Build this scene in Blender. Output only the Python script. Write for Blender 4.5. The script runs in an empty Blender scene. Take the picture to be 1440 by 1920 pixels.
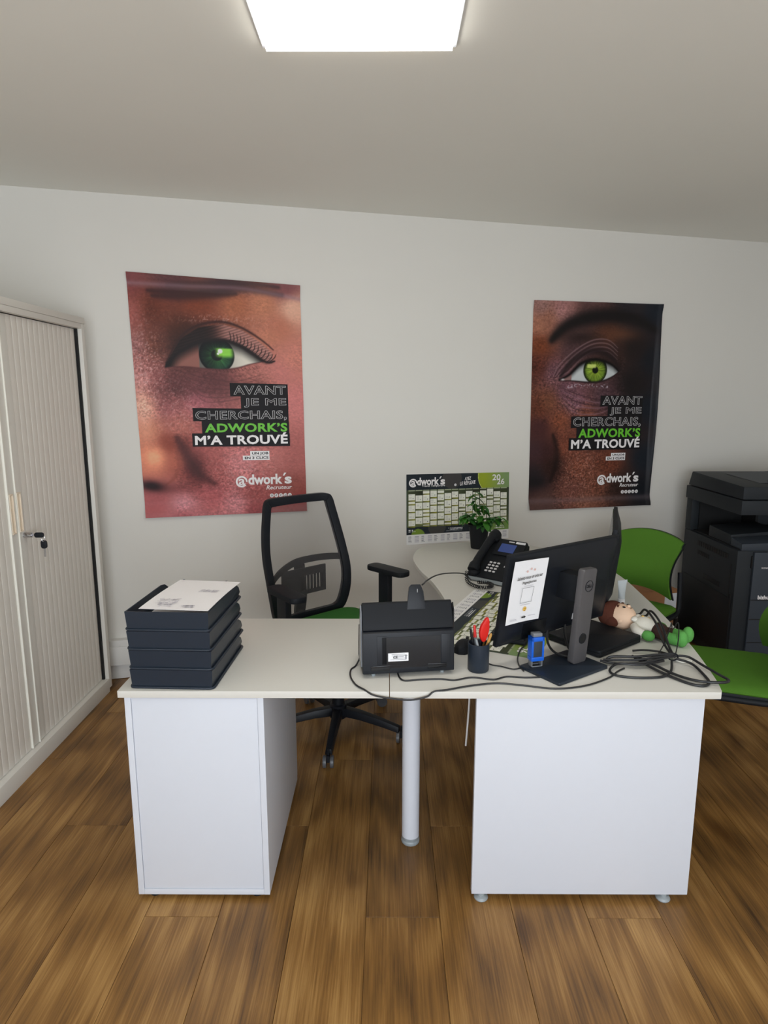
import bpy, bmesh, math, random
import numpy as np
from mathutils import Vector, Matrix

# ------------------------------------------------------------------ camera, light, exposure
SC = bpy.context.scene
COL = SC.collection
SC.view_settings.view_transform = 'Standard'
SC.view_settings.look = 'None'
SC.view_settings.gamma = 1.0
SC.view_settings.use_curve_mapping = False
SC.view_settings.exposure = 0.62
EYE = 1.58
cam = bpy.data.objects.new('camera', bpy.data.cameras.new('camera'))
cam.data.sensor_fit = 'HORIZONTAL'
cam.data.sensor_width = 36.0
cam.data.lens = 36.0 * 1204 / 1440
cam.data.clip_start = 0.05
cam.location = (0, 0, EYE)
cam.rotation_euler = (math.radians(90) - math.atan(213 / 1204), 0, math.radians(0.29))
COL.objects.link(cam)
SC.camera = cam

world = bpy.data.worlds.new('daylight')
SC.world = world
world.use_nodes = True
world.node_tree.nodes['Background'].inputs[0].default_value = (0.75, 0.86, 1.0, 1)
world.node_tree.nodes['Background'].inputs[1].default_value = 1.0

LAMP = 5.2            # emission of the ceiling panel
def area(name, loc, rot, sx, sy, power, col):
    d = bpy.data.lights.new(name, 'AREA')
    d.shape = 'RECTANGLE'; d.size = sx; d.size_y = sy; d.energy = power; d.color = col
    o = bpy.data.objects.new(name, d); o.location = loc; o.rotation_euler = rot
    COL.objects.link(o); return o
# daylight that falls through the glazed shop front behind the camera
area('window_daylight', (0.35, -1.98, 1.30), (math.radians(112), 0, 0), 3.6, 2.0, 74, (0.89, 0.94, 1.0))

R = math.radians
# ------------------------------------------------------------------ materials
def lin(c):
    c = np.asarray(c, float) / 255.0
    return np.where(c <= 0.04045, c / 12.92, ((c + 0.055) / 1.055) ** 2.4)
def mat(name, rgb, rough=0.5, metal=0.0, noise=0.0, scale=40.0, bump=0.0, spec=0.5, coat=0.0):
    m = bpy.data.materials.new(name); m.use_nodes = True
    nt = m.node_tree; b = nt.nodes['Principled BSDF']
    c = tuple(lin(rgb)) + (1,)
    b.inputs['Base Color'].default_value = c
    b.inputs['Roughness'].default_value = rough
    b.inputs['Metallic'].default_value = metal
    b.inputs['Specular IOR Level'].default_value = spec
    b.inputs['Coat Weight'].default_value = coat
    tc = nt.nodes.new('ShaderNodeTexCoord')
    n = nt.nodes.new('ShaderNodeTexNoise'); n.inputs['Scale'].default_value = scale; n.inputs['Detail'].default_value = 4
    nt.links.new(tc.outputs['Object'], n.inputs['Vector'])
    mx = nt.nodes.new('ShaderNodeMixRGB'); mx.blend_type = 'MULTIPLY'
    mx.inputs['Color1'].default_value = c
    mr = nt.nodes.new('ShaderNodeMapRange')
    mr.inputs['To Min'].default_value = 1 - noise; mr.inputs['To Max'].default_value = 1 + noise * 0.5
    nt.links.new(n.outputs['Fac'], mr.inputs['Value'])
    nt.links.new(mr.outputs['Result'], mx.inputs['Color2'])
    mx.inputs['Fac'].default_value = 1.0
    nt.links.new(mx.outputs['Color'], b.inputs['Base Color'])
    if bump:
        bp = nt.nodes.new('ShaderNodeBump'); bp.inputs['Strength'].default_value = bump; bp.inputs['Distance'].default_value = 0.002
        nt.links.new(n.outputs['Fac'], bp.inputs['Height']); nt.links.new(bp.outputs['Normal'], b.inputs['Normal'])
    return m
WALL = mat('wall_paint', (226, 223, 216), 0.85, noise=0.02, scale=3, bump=0.0)
CEIL = mat('ceiling_paint', (240, 238, 230), 0.9, noise=0.02, scale=3)
TRIM = mat('trunking_plastic', (226, 224, 220), 0.45, noise=0.01)
WHITE = mat('white_melamine', (215, 213, 206), 0.38, noise=0.015, scale=90)
WHITE_COOL_CAST = mat('white_cool_cast', (213, 217, 226), 0.4, noise=0.01)  # same white as the desktop, with the cool daylight cast put into the colour
STEEL = mat('cream_steel', (226, 223, 215), 0.45, noise=0.012, scale=20)
SLAT = mat('tambour_plastic', (228, 223, 214), 0.5, noise=0.015, scale=20)
RIB = mat('pale_rib', (240, 238, 228), 0.4)
CREAM = mat('cream_plastic', (236, 221, 200), 0.4)
BLACK = mat('black_plastic', (24, 27, 33), 0.42, noise=0.08, scale=300, bump=0.05, spec=0.28)
BLACK_G = mat('gloss_black_plastic', (18, 20, 24), 0.18, noise=0.03)
BLACK_M = mat('matt_black_plastic', (22, 25, 30), 0.6, noise=0.08, scale=250, spec=0.25)
NAVY = mat('dark_grey_blue_plastic', (34, 43, 55), 0.4, noise=0.06, scale=60, spec=0.35)
PRINTER = mat('charcoal_plastic', (36, 40, 44), 0.55, noise=0.05, scale=250, spec=0.25)
PRINTER_D = mat('charcoal_dark_plastic', (24, 26, 29), 0.55, noise=0.05, scale=250, spec=0.25)
PRINTER_F = mat('slate_plastic', (54, 60, 68), 0.5, noise=0.05, scale=250, spec=0.3)
VOID = mat('deep_black', (8, 9, 11), 0.7)
GREEN = mat('green_fabric', (82, 126, 44), 0.9, noise=0.14, scale=420, bump=0.3, spec=0.1)
GREEN_O = mat('office_green_fabric', (58, 112, 52), 0.9, noise=0.12, scale=420, bump=0.3, spec=0.1)
CHROME = mat('chrome', (200, 200, 205), 0.15, 1.0)
ALU = mat('grey_foot', (150, 158, 162), 0.35, noise=0.03)
GREY_STAND = mat('grey_stand_metal', (92, 90, 92), 0.45, 0.35, noise=0.05, scale=200)
PAPER = mat('paper', (236, 236, 238), 0.8, noise=0.01)
PAPER_W = mat('warm_paper', (236, 233, 234), 0.8, noise=0.015)
INK = mat('black_ink', (24, 25, 28), 0.6)
INK_G = mat('grey_ink', (120, 122, 128), 0.7)
INK_V = mat('violet_ink', (168, 164, 180), 0.8)
PRINT_BLK = mat('printed_charcoal', (30, 28, 30), 0.5, spec=0.15)
PRINT_WHT = mat('printed_white', (244, 240, 240), 0.5)
PRINT_OUT = mat('printed_outline', (214, 212, 214), 0.5)
PRINT_GRN = mat('printed_green', (104, 196, 44), 0.5)
PRINT_SKIN = mat('printed_skin_dark', (120, 58, 52), 0.5)
PRINT_ORG = mat('printed_orange', (236, 190, 90), 0.6)
PRINT_PEACH = mat('printed_peach', (226, 186, 178), 0.6)
RED = mat('red_plastic', (214, 32, 26), 0.35)
PENCIL = mat('pencil_wood', (188, 142, 72), 0.5)
CLEAR_GREY = mat('grey_pen_plastic', (120, 124, 130), 0.25)
BLUE = mat('blue_plastic', (22, 96, 208), 0.3)
LCD = mat('phone_lcd', (62, 84, 150), 0.2)
LOGO_BLUE = mat('blue_emblem', (40, 60, 170), 0.3)
CARD = mat('brown_cardboard', (176, 124, 84), 0.85, noise=0.08, scale=30)
LEAF = mat('leaf_green', (62, 128, 38), 0.5, noise=0.35, scale=60)
LEAF2 = mat('leaf_dark_green', (40, 96, 34), 0.5, noise=0.3, scale=60)
STEM = mat('stem_green', (92, 118, 50), 0.6)
SOIL = mat('soil', (42, 32, 26), 0.95, noise=0.4, scale=150)
SKIN = mat('plush_peach', (232, 198, 170), 0.95, noise=0.05, scale=300, bump=0.2, spec=0.1)
HAIR = mat('plush_brown', (86, 50, 40), 0.95, noise=0.15, scale=300, bump=0.3, spec=0.1)
PLUSH_G = mat('plush_green', (94, 160, 82), 0.95, noise=0.12, scale=300, bump=0.3, spec=0.1)
PLUSH_W = mat('plush_white', (224, 220, 208), 0.95, noise=0.06, scale=300, bump=0.3, spec=0.1)
PLUSH_D = mat('plush_dark_brown', (66, 48, 44), 0.95, noise=0.1, scale=300, bump=0.3, spec=0.1)
WHEEL = mat('grey_wheel', (92, 94, 98), 0.35)
CABLE = mat('black_cable', (28, 29, 32), 0.45)
CABLE_W = mat('white_cable', (220, 220, 222), 0.45)

def lamp_mat():
    m = bpy.data.materials.new('lit_diffuser'); m.use_nodes = True
    nt = m.node_tree; nt.nodes.remove(nt.nodes['Principled BSDF'])
    e = nt.nodes.new('ShaderNodeEmission'); e.inputs[0].default_value = (1.0, 0.965, 0.89, 1); e.inputs[1].default_value = LAMP
    nt.links.new(e.outputs[0], nt.nodes['Material Output'].inputs[0]); return m
def mesh_mat():
    m = bpy.data.materials.new('grey_netting'); m.use_nodes = True
    nt = m.node_tree; b = nt.nodes['Principled BSDF']
    b.inputs['Base Color'].default_value = tuple(lin((96, 92, 92))) + (1,); b.inputs['Roughness'].default_value = 0.8
    tc = nt.nodes.new('ShaderNodeTexCoord')
    w1 = nt.nodes.new('ShaderNodeTexWave'); w1.inputs['Scale'].default_value = 260; w1.bands_direction = 'Y'
    w2 = nt.nodes.new('ShaderNodeTexWave'); w2.inputs['Scale'].default_value = 260; w2.bands_direction = 'Z'
    mul = nt.nodes.new('ShaderNodeMath'); mul.operation = 'MULTIPLY'
    mr = nt.nodes.new('ShaderNodeMapRange'); mr.inputs['From Min'].default_value = 0.0; mr.inputs['From Max'].default_value = 0.5
    mr.inputs['To Min'].default_value = 0.54; mr.inputs['To Max'].default_value = 0.78
    tr = nt.nodes.new('ShaderNodeBsdfTransparent'); mx = nt.nodes.new('ShaderNodeMixShader')
    for w in (w1, w2): nt.links.new(tc.outputs['Object'], w.inputs['Vector'])
    nt.links.new(w1.outputs['Fac'], mul.inputs[0]); nt.links.new(w2.outputs['Fac'], mul.inputs[1])
    nt.links.new(mul.outputs[0], mr.inputs['Value']); nt.links.new(mr.outputs['Result'], mx.inputs[0])
    nt.links.new(b.outputs[0], mx.inputs[1]); nt.links.new(tr.outputs[0], mx.inputs[2])
    nt.links.new(mx.outputs[0], nt.nodes['Material Output'].inputs[0]); return m
def clear_mat(name, rgb, alpha, rough=0.1):
    m = mat(name, rgb, rough); nt = m.node_tree; b = nt.nodes['Principled BSDF']
    tr = nt.nodes.new('ShaderNodeBsdfTransparent'); mx = nt.nodes.new('ShaderNodeMixShader'); mx.inputs[0].default_value = alpha
    nt.links.new(tr.outputs[0], mx.inputs[1]); nt.links.new(b.outputs[0], mx.inputs[2])
    nt.links.new(mx.outputs[0], nt.nodes['Material Output'].inputs[0]); return m
def print_mat(name, rough):
    m = bpy.data.materials.new(name); m.use_nodes = True
    nt = m.node_tree; b = nt.nodes['Principled BSDF']; b.inputs['Roughness'].default_value = rough
    b.inputs['Specular IOR Level'].default_value = 0.16
    a = nt.nodes.new('ShaderNodeAttribute'); a.attribute_name = 'ink'
    nt.links.new(a.outputs['Color'], b.inputs['Base Color']); return m
def wood_mat():
    m = bpy.data.materials.new('oak_laminate'); m.use_nodes = True
    nt = m.node_tree; N = nt.nodes.new; L = nt.links.new
    b = nt.nodes['Principled BSDF']; b.inputs['Roughness'].default_value = 0.36; b.inputs['Specular IOR Level'].default_value = 0.42
    tc = N('ShaderNodeTexCoord'); oi = N('ShaderNodeObjectInfo')
    comb = N('ShaderNodeCombineXYZ')
    mu = N('ShaderNodeMath'); mu.operation = 'MULTIPLY'; mu.inputs[1].default_value = 37.0
    L(oi.outputs['Random'], mu.inputs[0]); L(mu.outputs[0], comb.inputs['X']); L(mu.outputs[0], comb.inputs['Y'])
    add = N('ShaderNodeVectorMath'); add.operation = 'ADD'
    L(tc.outputs['Object'], add.inputs[0]); L(comb.outputs[0], add.inputs[1])
    def mapping(s):
        mp = N('ShaderNodeMapping'); mp.inputs['Scale'].default_value = s; L(add.outputs[0], mp.inputs['Vector']); return mp
    n1 = N('ShaderNodeTexNoise'); n1.inputs['Scale'].default_value = 1.0; n1.inputs['Detail'].default_value = 8; n1.inputs['Roughness'].default_value = 0.7; n1.inputs['Distortion'].default_value = 0.35
    L(mapping((22, 1.1, 1)).outputs[0], n1.inputs['Vector'])
    n2 = N('ShaderNodeTexNoise'); n2.inputs['Scale'].default_value = 1.0; n2.inputs['Detail'].default_value = 3
    L(mapping((230, 3.5, 1)).outputs[0], n2.inputs['Vector'])
    n3 = N('ShaderNodeTexNoise'); n3.inputs['Scale'].default_value = 1.0; n3.inputs['Detail'].default_value = 1
    L(mapping((6, 2.6, 1)).outputs[0], n3.inputs['Vector'])
    wv = N('ShaderNodeTexWave'); wv.wave_type = 'RINGS'; wv.inputs['Scale'].default_value = 1.0; wv.inputs['Distortion'].default_value = 5; wv.inputs['Detail'].default_value = 2; wv.inputs['Detail Scale'].default_value = 1.2
    L(mapping((9, 0.9, 1)).outputs[0], wv.inputs['Vector'])
    m1 = N('ShaderNodeMath'); m1.operation = 'MULTIPLY_ADD'; m1.inputs[1].default_value = 0.62
    L(n1.outputs['Fac'], m1.inputs[0])
    m2 = N('ShaderNodeMath'); m2.operation = 'MULTIPLY'; m2.inputs[1].default_value = 0.30; L(n2.outputs['Fac'], m2.inputs[0]); L(m2.outputs[0], m1.inputs[2])
    m3 = N('ShaderNodeMath'); m3.operation = 'MULTIPLY_ADD'; m3.inputs[1].default_value = 0.09; L(wv.outputs['Fac'], m3.inputs[0]); L(m1.outputs[0], m3.inputs[2])
    ra = N('ShaderNodeMath'); ra.operation = 'MULTIPLY_ADD'; ra.inputs[1].default_value = 0.10; L(oi.outputs['Random'], ra.inputs[0]); L(m3.outputs[0], ra.inputs[2])
    cr = N('ShaderNodeValToRGB'); cr.color_ramp.elements[0].position = 0.34; cr.color_ramp.elements[1].position = 0.80
    cr.color_ramp.elements[0].color = tuple(lin((66, 44, 22))) + (1,)
    cr.color_ramp.elements[1].color = tuple(lin((190, 148, 88))) + (1,)
    e = cr.color_ramp.elements.new(0.56); e.color = tuple(lin((136, 97, 49))) + (1,)
    L(ra.outputs[0], cr.inputs['Fac'])
    kn = N('ShaderNodeValToRGB'); kn.color_ramp.elements[0].position = 0.22; kn.color_ramp.elements[1].position = 0.36
    kn.color_ramp.elements[0].color = (0.5, 0.45, 0.42, 1); kn.color_ramp.elements[1].color = (1, 1, 1, 1)
    L(n3.outputs['Fac'], kn.inputs['Fac'])
    mx = N('ShaderNodeMixRGB'); mx.blend_type = 'MULTIPLY'; mx.inputs[0].default_value = 1.0
    L(cr.outputs[0], mx.inputs[1]); L(kn.outputs[0], mx.inputs[2]); L(mx.outputs[0], b.inputs['Base Color'])
    bp = N('ShaderNodeBump'); bp.inputs['Strength'].default_value = 0.12; bp.inputs['Distance'].default_value = 0.001
    L(n2.outputs['Fac'], bp.inputs['Height']); L(bp.outputs['Normal'], b.inputs['Normal'])
    return m
WOOD = wood_mat()
LIT = lamp_mat()
NET = mesh_mat()
GLASS = clear_mat('window_glass', (225, 235, 235), 0.12, 0.03)
TUBE_CLEAR = clear_mat('frosted_plastic', (214, 222, 226), 0.72, 0.3)
POSTER_INK = print_mat('poster_print', 0.42)
CAL_INK = print_mat('calendar_print', 0.55)

# ------------------------------------------------------------------ mesh helpers
class MB:
    """collects shapes, builds ONE mesh object"""
    def __init__(s): s.v = []; s.f = []; s.sm = []
    def add(s, vs, fs, smooth=False, M=None):
        k = len(s.v)
        s.v += [tuple(M @ Vector(p)) if M is not None else tuple(p) for p in vs]
        s.f += [[i + k for i in f] for f in fs]; s.sm += [smooth] * len(fs); return s
    def box(s, c, d, M=None):
        x, y, z = c; a, b, h = d[0] / 2, d[1] / 2, d[2] / 2
        v = [(x + i * a, y + j * b, z + k * h) for k in (-1, 1) for j in (-1, 1) for i in (-1, 1)]
        return s.add(v, [[0, 2, 3, 1], [4, 5, 7, 6], [0, 1, 5, 4], [2, 6, 7, 3], [0, 4, 6, 2], [1, 3, 7, 5]], M=M)
    def box2(s, a, b, M=None):
        return s.box([(p + q) / 2 for p, q in zip(a, b)], [abs(q - p) for p, q in zip(a, b)], M)
    def prism(s, poly, z0, z1, M=None, ch=0.0):
        n = len(poly)
        if sum(poly[i][0] * poly[(i + 1) % n][1] - poly[(i + 1) % n][0] * poly[i][1] for i in range(n)) < 0: poly = poly[::-1]
        v = [(p[0], p[1], z0) for p in poly]
        rings = [(poly, z1)]
        if ch:
            inn = inset(poly, ch); rings = [(poly, z1 - ch), (inn, z1)]
        for pl, z in rings: v += [(p[0], p[1], z) for p in pl]
        f = [list(range(n))[::-1]]
        for r in range(len(rings)):
            f += [[r * n + i, r * n + (i + 1) % n, (r + 1) * n + (i + 1) % n, (r + 1) * n + i] for i in range(n)]
        f.append([len(rings) * n + i for i in range(n)])
        return s.add(v, f, M=M)
    def lathe(s, prof, n=24, M=None, smooth=True):
        v = []; f = []
        for r, z in prof:
            v += [(r * math.cos(2 * math.pi * i / n), r * math.sin(2 * math.pi * i / n), z) for i in range(n)]
        for k in range(len(prof) - 1):
            f += [[k * n + i, k * n + (i + 1) % n, (k + 1) * n + (i + 1) % n, (k + 1) * n + i] for i in range(n)]
        f.append(list(range(n))[::-1]); f.append([(len(prof) - 1) * n + i for i in range(n)])
        return s.add(v, f, smooth, M)
    def cyl(s, a, b, r, n=16, r2=None, smooth=True):
        a, b = Vector(a), Vector(b); d = b - a
        M = Matrix.Translation(a) @ d.to_track_quat('Z', 'Y').to_matrix().to_4x4()
        return s.lathe([(r, 0), (r if r2 is None else r2, d.length)], n, M, smooth)
    def tube(s, pts, r, n=8, closed=False):
        pts = [Vector(p) for p in pts]; N = len(pts); v = []; f = []
        t0 = (pts[1] - pts[0]).normalized()
        up = Vector((0, 0, 1)) if abs(t0.z) < 0.9 else Vector((1, 0, 0))
        u = t0.cross(up).normalized()
        for i, p in enumerate(pts):
            if closed: t = pts[(i + 1) % N] - pts[i - 1]
            else: t = pts[min(i + 1, N - 1)] - pts[max(i - 1, 0)]
            t.normalize(); u = (u - t * u.dot(t)).normalized(); w = t.cross(u)
            rr = r[i] if isinstance(r, (list, tuple)) else r
            v += [tuple(p + (u * math.cos(2 * math.pi * j / n) + w * math.sin(2 * math.pi * j / n)) * rr) for j in range(n)]
        for i in range(N if closed else N - 1):
            k = (i + 1) % N
            f += [[i * n + j, i * n + (j + 1) % n, k * n + (j + 1) % n, k * n + j] for j in range(n)]
        if not closed: f += [list(range(n))[::-1], [(N - 1) * n + j for j in range(n)]]
        return s.add(v, f, True)
    def ell(s, c, r, M=None, nu=16, nv=10):
        v = [(c[0], c[1], c[2] - r[2])]; f = []
        for i in range(1, nv):
            a = -math.pi / 2 + math.pi * i / nv
            v += [(c[0] + r[0] * math.cos(a) * math.cos(2 * math.pi * j / nu), c[1] + r[1] * math.cos(a) * math.sin(2 * math.pi * j / nu), c[2] + r[2] * math.sin(a)) for j in range(nu)]
        v.append((c[0], c[1], c[2] + r[2]))
        f += [[0, 1 + (j + 1) % nu, 1 + j] for j in range(nu)]
        for i in range(nv - 2):
            f += [[1 + i * nu + j, 1 + i * nu + (j + 1) % nu, 1 + (i + 1) * nu + (j + 1) % nu, 1 + (i + 1) * nu + j] for j in range(nu)]
        k = 1 + (nv - 2) * nu
        f += [[k + j, k + (j + 1) % nu, len(v) - 1] for j in range(nu)]
        return s.add(v, f, True, M)
    def grid(s, P, thick=None, smooth=True, M=None):
        """P[i][j] points of a surface; thick gives the offset back surface"""
        n, m = len(P), len(P[0]); v = [tuple(p) for r in P for p in r]; f = []
        for i in range(n - 1):
            f += [[i * m + j, i * m + j + 1, (i + 1) * m + j + 1, (i + 1) * m + j] for j in range(m - 1)]
        if thick is not None:
            k = n * m; off = Vector(thick)
            v += [tuple(Vector(p) + off) for p in v]
            f += [[a + k for a in q][::-1] for q in f]
            bd = [j for j in range(m)] + [i * m + m - 1 for i in range(1, n)] + [(n - 1) * m + j for j in range(m - 2, -1, -1)] + [i * m for i in range(n - 2, 0, -1)]
            f += [[bd[i], bd[i] + k, bd[(i + 1) % len(bd)] + k, bd[(i + 1) % len(bd)]] for i in range(len(bd))]
        return s.add(v, f, smooth, M)
    def build(s, name, m, parent=None, bevel=0.0, seg=2, fix=False):
        me = bpy.data.meshes.new(name); me.from_pydata(s.v, [], s.f); me.update()
        me.polygons.foreach_set('use_smooth', s.sm)
        if fix or bevel:
            b = bmesh.new(); b.from_mesh(me); bmesh.ops.recalc_face_normals(b, faces=b.faces)
            if bevel:
                ed = [e for e in b.edges if len(e.link_faces) == 2 and e.calc_face_angle(0) > 0.5]
                bmesh.ops.bevel(b, geom=ed, offset=bevel, segments=seg, affect='EDGES', profile=0.6, clamp_overlap=True)
                for fc in b.faces: fc.smooth = True
            b.to_mesh(me); b.free()
        if any(s.sm) or bevel:
            me.set_sharp_from_angle(angle=R(38))
        ms = m if isinstance(m, list) else [m]
        for q in ms: me.materials.append(q)
        o = bpy.data.objects.new(name, me); COL.objects.link(o)
        if parent is not None: o.parent = parent
        return o
def inset(poly, d):
    n = len(poly); out = []
    for i in range(n):
        p0, p1, p2 = Vector(poly[i - 1]), Vector(poly[i]), Vector(poly[(i + 1) % n])
        a = (p1 - p0).normalized(); b = (p2 - p1).normalized()
        na = Vector((-a.y, a.x)); nb = Vector((-b.y, b.x)); k = max(0.3, 1 + na.dot(nb))
        q = p1 + (na + nb) * (d / k); out.append((q.x, q.y))
    return out
def smoothpath(pts, k=6, closed=False):
    P = [Vector(p) for p in pts]; n = len(P); out = []
    for i in range(n if closed else n - 1):
        a, b, c, d = (P[(i - 1) % n], P[i], P[(i + 1) % n], P[(i + 2) % n]) if closed else (P[max(i - 1, 0)], P[i], P[i + 1], P[min(i + 2, n - 1)])
        for j in range(k):
            t = j / k
            out.append(0.5 * (2 * b + (c - a) * t + (2 * a - 5 * b + 4 * c - d) * t * t + (3 * b - a - 3 * c + d) * t ** 3))
    if not closed: out.append(P[-1])
    return out
def tag(o, label=None, cat=None, group=None, kind=None):
    if label: o['label'] = label
    if cat: o['category'] = cat
    if group: o['group'] = group
    if kind: o['kind'] = kind
    return o
def thing(name, label, cat, loc=(0, 0, 0), rot=(0, 0, 0), group=None):
    o = bpy.data.objects.new(name, None); COL.objects.link(o)
    o.location = loc; o.rotation_euler = rot; o.empty_display_size = 0.05
    return tag(o, label, cat, group)
def copy_tree(o, parent=None):
    c = o.copy(); COL.objects.link(c)
    if parent is not None: c.parent = parent
    for ch in list(o.children): copy_tree(ch, c)
    return c
def put(o, loc, rz=0): o.location = loc; o.rotation_euler = (0, 0, rz); return o
def rrect(w, h, r, n=4, cx=0, cy=0):
    out = []
    for sx, sy, a0 in ((1, 1, 0), (-1, 1, 90), (-1, -1, 180), (1, -1, 270)):
        for i in range(n + 1):
            a = R(a0 + 90 * i / n); out.append((cx + sx * (w / 2 - r) + r * math.cos(a), cy + sy * (h / 2 - r) + r * math.sin(a)))
    return out
def frame4(X, Y, Z, O):
    return Matrix(((X[0], Y[0], Z[0], O[0]), (X[1], Y[1], Z[1], O[1]), (X[2], Y[2], Z[2], O[2]), (0, 0, 0, 1)))

# ------------------------------------------------------------------ lettering (made once all are listed)
LETTERS = []
def lettering(parent, body, box, z, m, bold=0.02, outline=0.0, shear=0.0, name='lettering', space=1.0, turn=0.0, M=None, label=None):
    cu = bpy.data.curves.new(name, 'FONT'); cu.body = body; cu.size = 1.0; cu.shear = shear; cu.space_character = space
    cu.space_line = 0.95; cu.align_x = 'RIGHT' if '\n' in body else 'LEFT'
    cu.resolution_u = 3
    if outline: cu.fill_mode = 'NONE'; cu.bevel_depth = outline; cu.bevel_resolution = 0; cu.offset = 0.012
    else: cu.bevel_depth = bold; cu.bevel_resolution = 0; cu.fill_mode = 'FRONT'
    o = bpy.data.objects.new(name, cu); COL.objects.link(o)
    LETTERS.append((o, parent, box, z, m, name, turn, M, label))
def finish_letters():
    bpy.context.view_layer.update()
    dg = bpy.context.evaluated_depsgraph_get()
    for o, parent, box, z, m, name, turn, M, label in LETTERS:
        me = bpy.data.meshes.new_from_object(o.evaluated_get(dg))
        n = len(me.vertices); co = np.empty(n * 3, np.float32); me.vertices.foreach_get('co', co); co = co.reshape(-1, 3)
        lo, hi = co.min(0), co.max(0); x0, y0, x1, y1 = box
        co[:, 0] = x0 + (co[:, 0] - lo[0]) / max(hi[0] - lo[0], 1e-6) * (x1 - x0)
        co[:, 1] = y0 + (co[:, 1] - lo[1]) / max(hi[1] - lo[1], 1e-6) * (y1 - y0)
        co[:, 2] = z + np.clip(co[:, 2] * 0.02, -0.0003, 0.0003)
        if turn:
            cx, cy = (x0 + x1) / 2, (y0 + y1) / 2; c, s = math.cos(turn), math.sin(turn)
            dx, dy = co[:, 0] - cx, co[:, 1] - cy; co[:, 0] = cx + dx * c - dy * s; co[:, 1] = cy + dx * s + dy * c
        me.vertices.foreach_set('co', co.reshape(-1)); me.update()
        if M is not None: me.transform(M)
        me.materials.clear(); me.materials.append(m)
        ob = bpy.data.objects.new(name, me); COL.objects.link(ob); ob.parent = parent
        if label: ob['label'] = label
    for L in LETTERS: bpy.data.objects.remove(L[0])

# ------------------------------------------------------------------ the room
W0, WS = 3.87, 0.27                       # back wall: y = W0 + WS*x
WN = Vector((WS, -1, 0)).normalized()     # its normal into the room
WX = Vector((1, WS, 0)).normalized()
def wall_pt(s, z, off=0.0):               # s: metres along the back wall from x = 0
    p = Vector((0, W0, 0)) + WX * s + WN * off; return Vector((p.x, p.y, z))
def wall_frame(s, z, off=0.0): return frame4(WX, (0, 0, 1), WN, wall_pt(s, z, off))
XL, XR, YF, HC = -2.0, 2.74, -2.1, 2.606
room = [(XL, YF), (XR, YF), (XR, W0 + WS * XR), (XL, W0 + WS * XL)]
def structure(o): o['kind'] = 'structure'; return o
fl = structure(MB().prism([(XL - .1, YF - .1), (XR + .1, YF - .1), (XR + .1, W0 + WS * XR + .15), (XL - .1, W0 + WS * XL + .15)], -0.08, -0.008).build('floor', WOOD))
structure(MB().prism([(XL - .1, YF - .1), (XR + .1, YF - .1), (XR + .1, W0 + WS * XR + .15), (XL - .1, W0 + WS * XL + .15)], HC, HC + 0.1).build('ceiling', CEIL))
o1 = Vector((-WN.x * .12, -WN.y * .12))
structure(MB().prism([(XL - .1, W0 + WS * (XL - .1)), (XR + .1, W0 + WS * (XR + .1)), (XR + .1 + o1.x, W0 + WS * (XR + .1) + o1.y), (XL - .1 + o1.x, W0 + WS * (XL - .1) + o1.y)], -0.08, HC).build('wall_back', WALL))
structure(MB().box2((XL - .1, YF - .1, -.08), (XL, W0 + WS * XL, HC)).build('wall_left', WALL))
structure(MB().box2((XR, YF - .1, -.08), (XR + .1, W0 + WS * XR, HC)).build('wall_right', WALL))
wf = MB()
wf.box2((XL, YF - .1, -.08), (-1.5, YF, HC)); wf.box2((2.2, YF - .1, -.08), (XR, YF, HC))
wf.box2((-1.5, YF - .1, -.08), (2.2, YF, .32)); wf.box2((-1.5, YF - .1, 2.4), (2.2, YF, HC))
structure(wf.build('wall_front', WALL))
win = structure(MB().box2((-1.5, YF - .07, .32), (2.2, YF - .02, .38)).box2((-1.5, YF - .07, 2.34), (2.2, YF - .02, 2.4)).box2((-1.5, YF - .07, .38), (-1.44, YF - .02, 2.34)).box2((2.14, YF - .07, .38), (2.2, YF - .02, 2.34)).box2((.32, YF - .07, .38), (.38, YF - .02, 2.34)).build('window_1', BLACK))
for a, b in ((-1.44, .32), (.38, 2.14)):
    MB().box2((a, YF - .05, .38), (b, YF - .044, 2.34)).build('pane', GLASS, win)

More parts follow.
